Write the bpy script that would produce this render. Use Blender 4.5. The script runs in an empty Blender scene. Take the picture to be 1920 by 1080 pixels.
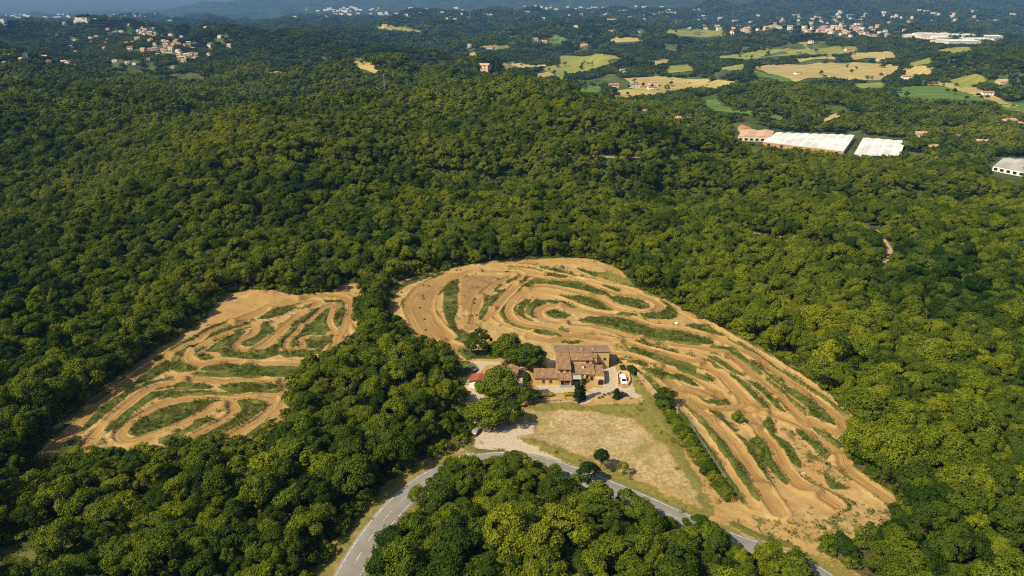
import bpy, math, random
import numpy as np
rng = np.random.default_rng(7)
random.seed(7)
R = math.radians
S = bpy.context.scene
C = S.collection

# ------------------------------------------------------------------ camera
CAM_H, PITCH, FPX = 125.0, R(21.8), 1297.0          # drone height over the circuit, tilt, focal length (px of a 1920 wide picture)
cp, sp = math.cos(PITCH), math.sin(PITCH)
cd = bpy.data.cameras.new('camera'); cam = bpy.data.objects.new('camera', cd); C.objects.link(cam)
cam.location = (0, 0, CAM_H); cam.rotation_euler = (R(90) - PITCH, 0, 0)
cd.sensor_width = 36.0; cd.lens = 36.0 * FPX / 1920.0; cd.clip_start = 1.0; cd.clip_end = 60000.0
S.camera = cam
S.render.resolution_x, S.render.resolution_y = 1024, 576

# ------------------------------------------------------------------ sky and sun
SUN_EL, SUN_AZ = R(47), R(238)        # azimuth clockwise from +y; the sun stands to the left, a little behind the camera
W = bpy.data.worlds.new('World'); S.world = W; W.use_nodes = True
nt = W.node_tree
sky = nt.nodes.new('ShaderNodeTexSky'); sky.sky_type = 'NISHITA'; sky.sun_disc = False
sky.sun_elevation = SUN_EL; sky.sun_rotation = SUN_AZ; sky.air_density = 1.2; sky.dust_density = 2.5; sky.ozone_density = 1.5
bg = nt.nodes['Background']; bg.inputs['Strength'].default_value = 0.075
nt.links.new(sky.outputs[0], bg.inputs['Color'])
ld = bpy.data.lights.new('sun', 'SUN'); ld.energy = 5.0; ld.angle = R(0.5); ld.color = (1.0, 0.87, 0.60)
sun = bpy.data.objects.new('sun', ld); C.objects.link(sun)
sd = (math.sin(SUN_AZ) * math.cos(SUN_EL), math.cos(SUN_AZ) * math.cos(SUN_EL), math.sin(SUN_EL))
from mathutils import Vector, Matrix
sun.rotation_euler = Vector(sd).to_track_quat('Z', 'Y').to_euler()
sun.location = (-200, -100, 400)
S.view_settings.view_transform = 'Standard'; S.view_settings.look = 'None'
S.view_settings.exposure = 0.62; S.view_settings.gamma = 1.0; S.view_settings.use_curve_mapping = False
S.render.engine = 'CYCLES'
S.cycles.max_bounces = 5; S.cycles.diffuse_bounces = 3; S.cycles.transmission_bounces = 3
S.cycles.volume_bounces = 0; S.cycles.transparent_max_bounces = 4
S.cycles.filter_width = 1.15
S.cycles.use_denoising = False; S.cycles.denoiser = 'OPENIMAGEDENOISE'; S.cycles.denoising_input_passes = 'RGB_ALBEDO_NORMAL'

# ------------------------------------------------------------------ camera geometry helpers (survey of the place from the photograph)
def project(P):
    P = np.asarray(P, float)
    X, Y, Zr = P[..., 0], P[..., 1], P[..., 2] - CAM_H
    zc = Y * cp - Zr * sp
    yc = Zr * cp + Y * sp
    return 960 + FPX * X / zc, 540 - FPX * yc / zc
def ground(px, z=0.0):
    px = np.asarray(px, float).reshape(-1, 2)
    a = (px[:, 0] - 960) / FPX; b = (540 - px[:, 1]) / FPX
    dy = cp + b * sp; dz = b * cp - sp
    t = (z - CAM_H) / dz
    return np.stack([a * t, dy * t], 1)

# ------------------------------------------------------------------ terrain height
COLS = np.array([-260, 0, 320, 480, 640, 840, 960, 1080, 1280, 1600, 1920, 2200.])
ROWS = np.array([0, 360, 450, 600, 750, 900, 1100, 1400, 1800, 2300, 3000, 4000, 5500, 8000, 12000, 16000.])
ZT = np.array([
 [0, 0, 4, 12, 28, 36, -32, 20, -20, 18, 58, 0, 15, 25, 0, 0],
 [0, 0, 4, 12, 28, 37, -32, 20, -20, 18, 60, 0, 15, 25, 0, 0],
 [0, 0, 4, 12, 26, 26, -32, 20, -28, 12, 62, 0, 15, 35, 130, 0],
 [0, 0, 4, 8, 18, 10, -28, 24, -30, 14, 40, 14, 25, 50, 240, 0],
 [0, 0, 4, 4, 8, -2, -22, 28, -28, 14, 4, 28, 35, 70, 330, 0],
 [0, 0, 4, 4, 8, 2, -24, 8, -34, -14, -10, 26, 42, 100, 420, 0],
 [0, 0, 4, 8, 20, 18, -26, -28, -40, -33, -20, 22, 50, 120, 480, 0],
 [0, 0, 4, 12, 34, 36, -24, -36, -40, -34, -20, 20, 50, 150, 600, 0],
 [0, 0, 2, 0, -4, -16, -24, -35, -38, -36, -20, 10, 50, 260, 900, 0],
 [0, 0, -5, -18, -34, -48, -42, -42, -40, -34, 5, -5, 50, 330, 1000, 0],
 [0, 0, -5, -17, -30, -45, -40, -36, 8, -10, -10, 0, 60, 330, 1000, 0],
 [0, 0, -5, -17, -30, -45, -40, -36, 8, -10, -10, 0, 60, 330, 1000, 0]], float)
UC = (COLS - 960) / FPX * 0.955
NU, NY = 260, 420
UG = np.linspace(-1.3, 1.3, NU)
YG = np.linspace(0, 1, NY) ** 2.6 * 16000
def _build_table():
    rowi = np.stack([np.interp(YG, ROWS, r) for r in ZT])                 # cols x NY
    g = np.stack([np.interp(UG, UC, rowi[:, j]) for j in range(NY)], 1)   # NU x NY
    for _ in range(3):
        k = 5
        p = np.pad(g, ((k, k), (0, 0)), 'edge'); g = np.mean([p[i:i + NU] for i in range(2 * k + 1)], 0)
        k = 2
        p = np.pad(g, ((0, 0), (k, k)), 'edge'); g = np.mean([p[:, i:i + NY] for i in range(2 * k + 1)], 0)
    return g
TAB = _build_table()
def smooth(a, b, x):
    t = np.clip((x - a) / (b - a), 0, 1); return t * t * (3 - 2 * t)
def noise2(x, y, s, seed=0):
    """cheap smooth value noise"""
    x = np.asarray(x, float) / s + seed * 17.31; y = np.asarray(y, float) / s + seed * 9.73
    xi = np.floor(x); yi = np.floor(y); fx = x - xi; fy = y - yi
    fx = fx * fx * (3 - 2 * fx); fy = fy * fy * (3 - 2 * fy)
    def h(a, b):
        v = np.sin(a * 127.1 + b * 311.7 + seed * 74.7) * 43758.5453
        return v - np.floor(v)
    return (h(xi, yi) * (1 - fx) + h(xi + 1, yi) * fx) * (1 - fy) + (h(xi, yi + 1) * (1 - fx) + h(xi + 1, yi + 1) * fx) * fy
PADS = [(385, 930, 130, 90, -43.0), (565, 800, 95, 85, -43.0)]     # levelled ground of the works in the valley
HILLS = [(500, 2200, 30, 330), (1010, 3400, 26, 420), (780, 1900, 16, 260), (1500, 3300, 22, 500), (1400, 1500, 12, 170),
         (1650, 1250, 9, 160), (700, 3000, 22, 380), (250, 1500, 10, 250), (1250, 2500, 14, 300), (1860, 2500, 30, 400), (930, 5200, 40, 900)]
def height(x, y):
    x = np.asarray(x, float); y = np.asarray(y, float)
    yy = np.clip(y, 1, 15990); u = np.clip(x / np.maximum(yy, 60), -1.29, 1.29)
    fu = (u + 1.3) / 2.6 * (NU - 1); fy = (yy / 16000) ** (1 / 2.6) * (NY - 1)
    i = np.clip(fu.astype(int), 0, NU - 2); j = np.clip(fy.astype(int), 0, NY - 2)
    a = fu - i; b = fy - j
    z = (TAB[i, j] * (1 - a) + TAB[i + 1, j] * a) * (1 - b) + (TAB[i, j + 1] * (1 - a) + TAB[i + 1, j + 1] * a) * b
    far = smooth(380, 1500, y)
    z = z * smooth(340, 430, y)
    z = z + far * (.45 + .55 * smooth(-34, -8, z)) * ((noise2(x, y, 320, 1) - .5) * 92 + (noise2(x, y, 140, 2) - .5) * 40)
    z = z + smooth(330, 520, y) * ((noise2(x, y, 60, 3) - .5) * 6.0 + (noise2(x, y, 170, 7) - .5) * 50 * smooth(.45, .2, x / np.maximum(y, 60)))
    z = z - smooth(400, 560, y) * smooth(6000, 3000, y) * (.3 + .7 * smooth(-34, -10, z)) * (18 * np.exp(-((noise2(x, y, 330, 71) - .5) / .055) ** 2) + 12 * np.exp(-((noise2(x, y, 210, 72) - .5) / .06) ** 2))   # ravines
    z = z + smooth(2500, 7000, y) * ((noise2(x, y, 900, 4) - .5) * 60)
    z = z + smooth(7000, 11000, y) * smooth(-.35, .2, x / np.maximum(y, 1)) * ((noise2(x, y, 1500, 5) - .5) * 420 + (noise2(x, y, 600, 6) - .5) * 160)
    z = z + smooth(9000, 11500, y) * (noise2(x, y, 2600, 8) - .35) * (60 + 140 * smooth(-.6, -.2, x / np.maximum(y, 1)))
    for px, hy, amp, rad in HILLS:
        hx = (px - 960) / FPX * .955 * hy
        z = z + amp * np.exp(-((x - hx) ** 2 + (y - hy) ** 2) / (2 * (rad * .6) ** 2))
    for qx, qy, rx, ry, qz in PADS:
        w = smooth(1.5, 1.0, np.hypot((x - qx) / rx, (y - qy) / ry)); z = z * (1 - w) + qz * w
    return z
def hit(px, off=0.0):
    """photograph pixels -> points on the terrain (+off)"""
    px = np.asarray(px, float).reshape(-1, 2)
    a = (px[:, 0] - 960) / FPX; b = (540 - px[:, 1]) / FPX
    dy = cp + b * sp; dz = b * cp - sp
    ts = np.geomspace(110, 15500, 900)
    X = a[:, None] * ts; Y = dy[:, None] * ts; Z = CAM_H + dz[:, None] * ts
    d = Z - (height(X, Y) + off)
    k = np.argmax(d < 0, 1); k = np.where((d < 0).any(1), np.maximum(k, 1), len(ts) - 1)
    r = np.arange(len(px)); d0 = d[r, k - 1]; d1 = d[r, k]
    f = np.clip(d0 / np.where(np.abs(d0 - d1) < 1e-9, 1, d0 - d1), 0, 1)
    t = ts[k - 1] + (ts[k] - ts[k - 1]) * f
    x = a * t; y = dy * t
    return np.stack([x, y, height(x, y)], 1)
def inside(px, py, poly):
    poly = np.asarray(poly, float); r = np.zeros(np.shape(px), bool)
    x0, y0 = poly[-1]
    for x1, y1 in poly:
        c = ((y1 > py) != (y0 > py))
        with np.errstate(divide='ignore', invalid='ignore'):
            r ^= c & (px < (x0 - x1) * (py - y1) / (y0 - y1 + 1e-12) + x1)
        x0, y0 = x1, y1
    return r
def seg_dist(P, A, B):
    d = B - A; L2 = (d ** 2).sum(1) + 1e-9
    t = np.clip(((P[:, None] - A[None]) * d[None]).sum(2) / L2, 0, 1)
    q = A[None] + t[..., None] * d[None]
    v = P[:, None] - q
    return (v ** 2).sum(2), t
def catmull(p, n=7):
    p = np.asarray(p, float)
    q = np.vstack([2 * p[0] - p[1], p, 2 * p[-1] - p[-2]])
    out = []
    for i in range(1, len(q) - 2):
        t = np.linspace(0, 1, n, endpoint=False)[:, None]
        a, b, c, d = q[i - 1], q[i], q[i + 1], q[i + 2]
        out.append(.5 * (2 * b + (c - a) * t + (2 * a - 5 * b + 4 * c - d) * t ** 2 + (3 * b - a - 3 * c + d) * t ** 3))
    out.append(q[-2][None]); return np.vstack(out)

# ------------------------------------------------------------------ object helpers
def mesh_np(name, V, F, smooth_sh=False, mats=(), mi=None):
    """V (n,3); F (m,k) array of one face size or list of faces"""
    me = bpy.data.meshes.new(name)
    V = np.asarray(V, np.float32)
    if isinstance(F, np.ndarray) and F.ndim == 2:
        m, k = F.shape
        me.vertices.add(len(V)); me.vertices.foreach_set('co', V.ravel())
        me.loops.add(m * k); me.loops.foreach_set('vertex_index', F.astype(np.int32).ravel())
        me.polygons.add(m); me.polygons.foreach_set('loop_start', np.arange(0, m * k, k, dtype=np.int32))
        me.update(calc_edges=True)
    else:
        me.from_pydata(V.tolist(), [], [list(map(int, f)) for f in F]); me.update()
    for mt in mats: me.materials.append(mt)
    if mi is not None: me.polygons.foreach_set('material_index', np.asarray(mi, np.int32))
    if smooth_sh: me.polygons.foreach_set('use_smooth', np.ones(len(me.polygons), bool))
    me.update()
    return me
def add(name, me, parent=None, loc=None, rz=None):
    o = bpy.data.objects.new(name, me); C.objects.link(o)
    if parent is not None: o.parent = parent
    if loc is not None: o.location = loc
    if rz is not None: o.rotation_euler = (0, 0, rz)
    return o
def tag(o, label, cat, group=None):
    o['label'] = label; o['category'] = cat
    if group: o['group'] = group
    return o
def structure(o): o['kind'] = 'structure'; return o
def attr(me, name, a):
    at = me.attributes.new(name, 'FLOAT', 'POINT'); at.data.foreach_set('value', np.asarray(a, np.float32))
class MB:
    """collects shapes for one mesh"""
    def __init__(s): s.V = []; s.F = []
    def quad(s, a, b, c, d):
        n = len(s.V); s.V += [a, b, c, d]; s.F.append((n, n + 1, n + 2, n + 3)); return s
    def poly(s, pts):
        n = len(s.V); s.V += list(pts); s.F.append(tuple(range(n, n + len(pts)))); return s
    def box(s, x0, x1, y0, y1, z0, z1):
        n = len(s.V)
        s.V += [(x0, y0, z0), (x1, y0, z0), (x1, y1, z0), (x0, y1, z0), (x0, y0, z1), (x1, y0, z1), (x1, y1, z1), (x0, y1, z1)]
        s.F += [(n, n + 3, n + 2, n + 1), (n + 4, n + 5, n + 6, n + 7), (n, n + 1, n + 5, n + 4), (n + 1, n + 2, n + 6, n + 5), (n + 2, n + 3, n + 7, n + 6), (n + 3, n, n + 4, n + 7)]
        return s
    def prism(s, pts, axis, a, b):
        """profile pts (2d) extruded along 'x' or 'y' or 'z' from a to b"""
        n = len(s.V); k = len(pts)
        f = {'x': lambda p, t: (t, p[0], p[1]), 'y': lambda p, t: (p[0], t, p[1]), 'z': lambda p, t: (p[0], p[1], t)}[axis]
        s.V += [f(p, a) for p in pts] + [f(p, b) for p in pts]
        s.F.append(tuple(range(n + k - 1, n - 1, -1))); s.F.append(tuple(range(n + k, n + 2 * k)))
        for i in range(k):
            j = (i + 1) % k; s.F.append((n + i, n + j, n + k + j, n + k + i))
        return s
    def tube(s, p, q, r0, r1=None, k=7):
        r1 = r0 if r1 is None else r1
        p = Vector(p); q = Vector(q); d = (q - p).normalized()
        u = d.orthogonal().normalized(); v = d.cross(u); n = len(s.V)
        for c, r in ((p, r0), (q, r1)):
            for i in range(k):
                a = 2 * math.pi * i / k; s.V.append(tuple(c + (u * math.cos(a) + v * math.sin(a)) * r))
        for i in range(k):
            j = (i + 1) % k; s.F.append((n + i, n + j, n + k + j, n + k + i))
        s.F.append(tuple(range(n + k - 1, n - 1, -1))); s.F.append(tuple(range(n + k, n + 2 * k)))
        return s
    def mesh(s, name, mat, sm=False):
        return mesh_np(name, s.V, s.F, sm, [mat])
    def build(s, name, mat, parent=None, sm=False):
        return add(name, s.mesh(name, mat, sm), parent)

# ------------------------------------------------------------------ materials
class NT:
    def __init__(s, name):
        s.m = bpy.data.materials.new(name); s.m.use_nodes = True; s.t = s.m.node_tree
        s.b = s.t.nodes['Principled BSDF']; s.out = s.t.nodes['Material Output']
    def n(s, kind, **kw):
        nd = s.t.nodes.new('ShaderNode' + kind)
        for k, v in kw.items(): setattr(nd, k, v)
        return nd
    def l(s, a, b): s.t.links.new(a, b)
    def set(s, node, i, v):
        if hasattr(v, 'is_output'): s.l(v, node.inputs[i])
        else: node.inputs[i].default_value = v
    def math(s, op, a, b=0.0, c=None):
        nd = s.n('Math', operation=op); s.set(nd, 0, a); s.set(nd, 1, b)
        if c is not None: s.set(nd, 2, c)
        return nd.outputs[0]
    def mix(s, f, a, b, blend='MIX'):
        nd = s.n('Mix', data_type='RGBA', blend_type=blend)
        s.set(nd, 0, f)
        for i, v in ((6, a), (7, b)):
            s.set(nd, i, v if hasattr(v, 'is_output') else (*v, 1) if len(v) == 3 else v)
        return nd.outputs[2]
    def noise(s, scale, detail=3.0, rough=.55, vec=None, w=False):
        nd = s.n('TexNoise'); nd.inputs['Scale'].default_value = scale; nd.inputs['Detail'].default_value = detail
        nd.inputs['Roughness'].default_value = rough
        if vec is not None: s.l(vec, nd.inputs['Vector'])
        return nd.outputs['Fac']
    def pos(s):
        return s.n('NewGeometry').outputs['Position']
    def attr(s, name):
        return s.n('Attribute', attribute_name=name).outputs['Fac']
    def ramp(s, f, stops):
        nd = s.n('ValToRGB'); s.l(f, nd.inputs[0]); e = nd.color_ramp.elements
        while len(e) < len(stops): e.new(.5)
        for el, (p, c) in zip(e, stops):
            el.position = p; el.color = (*c, 1) if len(c) == 3 else c
        return nd.outputs[0]
    def mrange(s, v, a, b, c=0.0, d=1.0):
        nd = s.n('MapRange'); s.set(nd, 0, v)
        for i, q in enumerate((a, b, c, d)): nd.inputs[i + 1].default_value = q
        return nd.outputs[0]
    def bump(s, h, dist, strength=1.0):
        nd = s.n('Bump'); nd.inputs['Strength'].default_value = strength; nd.inputs['Distance'].default_value = dist
        s.l(h, nd.inputs['Height']); s.l(nd.outputs[0], s.b.inputs['Normal'])
    def done(s, col=None, rough=.85, spec=.25):
        if col is not None: s.set(s.b, 'Base Color', (*col, 1) if isinstance(col, tuple) and len(col) == 3 else col)
        s.set(s.b, 'Roughness', rough); s.b.inputs['Specular IOR Level'].default_value = spec
        return s.m
def plain(name, col, var=.15, scale=.8, rough=.8, spec=.25, metal=0.0):
    """a coloured surface with a little dirt"""
    t = NT(name); v = t.n('TexCoord').outputs['Object']
    f = t.noise(scale, 4, .6, v)
    c2 = tuple(x * (1 - 2.2 * var) for x in col); c1 = tuple(min(1, x * (1 + .6 * var)) for x in col)
    t.b.inputs['Metallic'].default_value = metal
    return t.done(t.mix(t.mrange(f, .3, .7), c2, c1), rough, spec)

def leaf_material(name, stops, patch=True, trans=.16):
    t = NT(name)
    oi = t.n('ObjectInfo')
    pn = t.n('VectorMath', operation='SCALE'); t.l(oi.outputs['Location'], pn.inputs[0]); pn.inputs['Scale'].default_value = 1.0
    big = t.math('ADD', t.math('MULTIPLY', t.noise(.012, 3, .6, pn.outputs[0]), .62), t.math('MULTIPLY', t.noise(.0045, 2, .5, pn.outputs[0]), .40))
    f = t.math('MULTIPLY_ADD', oi.outputs['Random'], .55, t.math('MULTIPLY_ADD', big, 1.8, -.74)) if patch else oi.outputs['Random']
    col = t.ramp(f, stops)
    g = t.noise(.9, 2, .5, t.pos())
    col = t.mix(t.mrange(g, .3, .75), t.mix(1.0, col, (.62, .66, .6), 'MULTIPLY'), t.mix(1.0, col, (1.25, 1.2, 1.05), 'MULTIPLY'))
    d = t.n('BsdfDiffuse'); t.l(col, d.inputs[0])
    tr = t.n('BsdfTranslucent'); t.l(t.mix(1.0, col, (1.25, 1.2, .5), 'MULTIPLY'), tr.inputs[0])
    mx = t.n('MixShader'); mx.inputs[0].default_value = trans
    t.l(d.outputs[0], mx.inputs[1]); t.l(tr.outputs[0], mx.inputs[2])
    t.l(mx.outputs[0], t.out.inputs['Surface'])
    return t.m
M = {}
M['leaf'] = leaf_material('foliage', [(0.0, (.020, .045, .008)), (.26, (.056, .090, .010)), (.48, (.106, .143, .012)), (.72, (.162, .190, .014)), (1.0, (.225, .225, .018))])
M['leaf_far'] = leaf_material('darkened_far_foliage', [(0.0, (.018, .040, .009)), (.3, (.042, .072, .011)), (.6, (.080, .112, .014)), (1.0, (.15, .165, .02))])  # darker far species, with the shade that separates ridges put into the colour
M['leaf_dark'] = leaf_material('dark_foliage', [(0.0, (.018, .040, .010)), (1.0, (.040, .070, .014))], False)
M['leaf_yellow'] = leaf_material('yellow_foliage', [(0.0, (.30, .24, .02)), (1.0, (.42, .32, .03))], False)
M['leaf_rough'] = leaf_material('rough_growth', [(0.0, (.045, .075, .012)), (.5, (.085, .105, .016)), (.85, (.13, .13, .025)), (1, (.2, .16, .05))], False)
M['bark'] = plain('bark', (.11, .08, .055), .25, 3)

def ground_material():
    t = NT('earth_and_grass'); P = t.pos()
    n_f = t.noise(.9, 5, .65, P); n_m = t.noise(.22, 4, .6, P); n_b = t.noise(.045, 3, .55, P); n_x = t.noise(3.2, 3, .6, P)
    # along-track streaks
    cx = t.n('CombineXYZ'); t.l(t.math('MULTIPLY', t.attr('tv'), 2.2), cx.inputs[0]); t.l(t.math('MULTIPLY', t.attr('ts'), .035), cx.inputs[1])
    streak = t.noise(1.0, 4, .6, cx.outputs[0])
    soil = t.mix(t.mrange(n_m, .35, .65), (.26, .170, .066), (.37, .258, .118))
    soil = t.mix(t.mrange(n_b, .40, .62), soil, (.30, .190, .071))
    soil = t.mix(t.math('MULTIPLY', t.mrange(n_f, .52, .72), .35), soil, (.16, .104, .044))
    trk = t.mix(t.mrange(streak, .36, .62), (.170, .098, .033), (.345, .225, .090))
    trk = t.mix(t.math('MULTIPLY', t.mrange(n_b, .42, .6), .55), trk, (.215, .125, .043))
    tm = t.mrange(t.math('MULTIPLY_ADD', t.math('SUBTRACT', n_f, .5), .5, t.attr('track')), .35, .65)
    col = t.mix(tm, soil, trk)
    bm = t.mrange(t.math('MULTIPLY_ADD', t.math('SUBTRACT', n_f, .5), .5, t.attr('brown')), .3, .7)
    col = t.mix(bm, col, t.mix(t.mrange(n_m, .35, .65), (.185, .112, .043), (.25, .155, .064)))
    fld = t.mix(t.mrange(n_f, .38, .62), (.225, .155, .07), (.37, .28, .155))
    fld = t.mix(t.math('MULTIPLY', t.mrange(n_m, .5, .68), .6), fld, (.20, .155, .055))
    n_c = t.noise(.07, 4, .65, P)
    fld = t.mix(t.math('MULTIPLY', t.mrange(n_c, .50, .66), .75), fld, (.17, .155, .04))
    fld = t.mix(t.math('MULTIPLY', t.mrange(n_c, .44, .32), .6), fld, (.41, .325, .195))
    fm = t.mrange(t.math('MULTIPLY_ADD', t.math('ADD', t.math('SUBTRACT', n_m, .5), t.math('SUBTRACT', n_c, .5)), 1.1, t.attr('field')), .35, .65)
    col = t.mix(fm, col, fld)
    pav = t.mix(t.mrange(n_f, .35, .65), (.31, .255, .185), (.41, .345, .255))
    col = t.mix(t.mrange(t.math('MULTIPLY_ADD', t.math('SUBTRACT', n_m, .5), .8, t.attr('paved')), .35, .65), col, pav)
    gv = t.mix(t.mrange(n_f, .35, .66), (.026, .044, .007), (.080, .096, .015))
    gv = t.mix(t.math('MULTIPLY', t.mrange(n_m, .48, .72), .8), gv, (.17, .145, .04))
    dry = t.mix(t.mrange(n_f, .3, .7), (.095, .10, .018), (.20, .165, .05))
    gv = t.mix(t.attr('dry'), gv, dry)
    gm = t.math('ADD', t.attr('grass'), t.math('ADD', t.math('MULTIPLY', t.math('SUBTRACT', n_f, .5), 1.05), t.math('MULTIPLY', t.math('SUBTRACT', n_m, .5), 1.0)))
    col = t.mix(t.mrange(gm, .42, .58), col, gv)
    litter = t.mix(t.mrange(n_f, .35, .65), (.045, .042, .018), (.13, .09, .04))
    litter = t.mix(t.mrange(n_m, .5, .65), litter, (.03, .042, .010))
    col = t.mix(t.mrange(t.math('MULTIPLY_ADD', t.math('SUBTRACT', n_f, .5), .5, t.attr('woods')), .4, .6), col, litter)
    t.bump(t.math('ADD', t.math('MULTIPLY', t.math('MULTIPLY', streak, t.attr('track')), .55), t.math('ADD', t.math('MULTIPLY', n_f, .5), t.math('MULTIPLY', n_x, .16))), .7, .7)
    return t.done(col, .95, .1)
M['earth'] = ground_material()
def terrain_material():
    t = NT('hills'); P = t.pos()
    a = t.noise(.02, 5, .65, P); b = t.noise(.0016, 4, .6, P); c = t.noise(.09, 3, .6, P)
    col = t.mix(t.mrange(a, .35, .65), (.030, .050, .012), (.080, .100, .024))
    col = t.mix(t.math('MULTIPLY', t.mrange(c, .55, .7), .5), col, (.11, .085, .04))
    col = t.mix(t.math('MULTIPLY', t.mrange(b, .55, .68), .5), col, (.09, .10, .03))
    t.bump(a, 20, .8)
    return t.done(col, .95, .1)
M['terrain'] = terrain_material()
def mountain_material():
    t = NT('wooded_mountains'); P = t.pos(); a = t.noise(.006, 5, .65, P); b = t.noise(.0009, 4, .6, P)
    col = t.mix(t.mrange(a, .35, .65), (.012, .026, .010), (.034, .050, .014))
    t.bump(a, 60, .8)
    return t.done(t.mix(t.math('MULTIPLY', t.mrange(b, .56, .68), .4), col, (.07, .075, .03)), .95, .1)
M['mountain'] = mountain_material()

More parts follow.
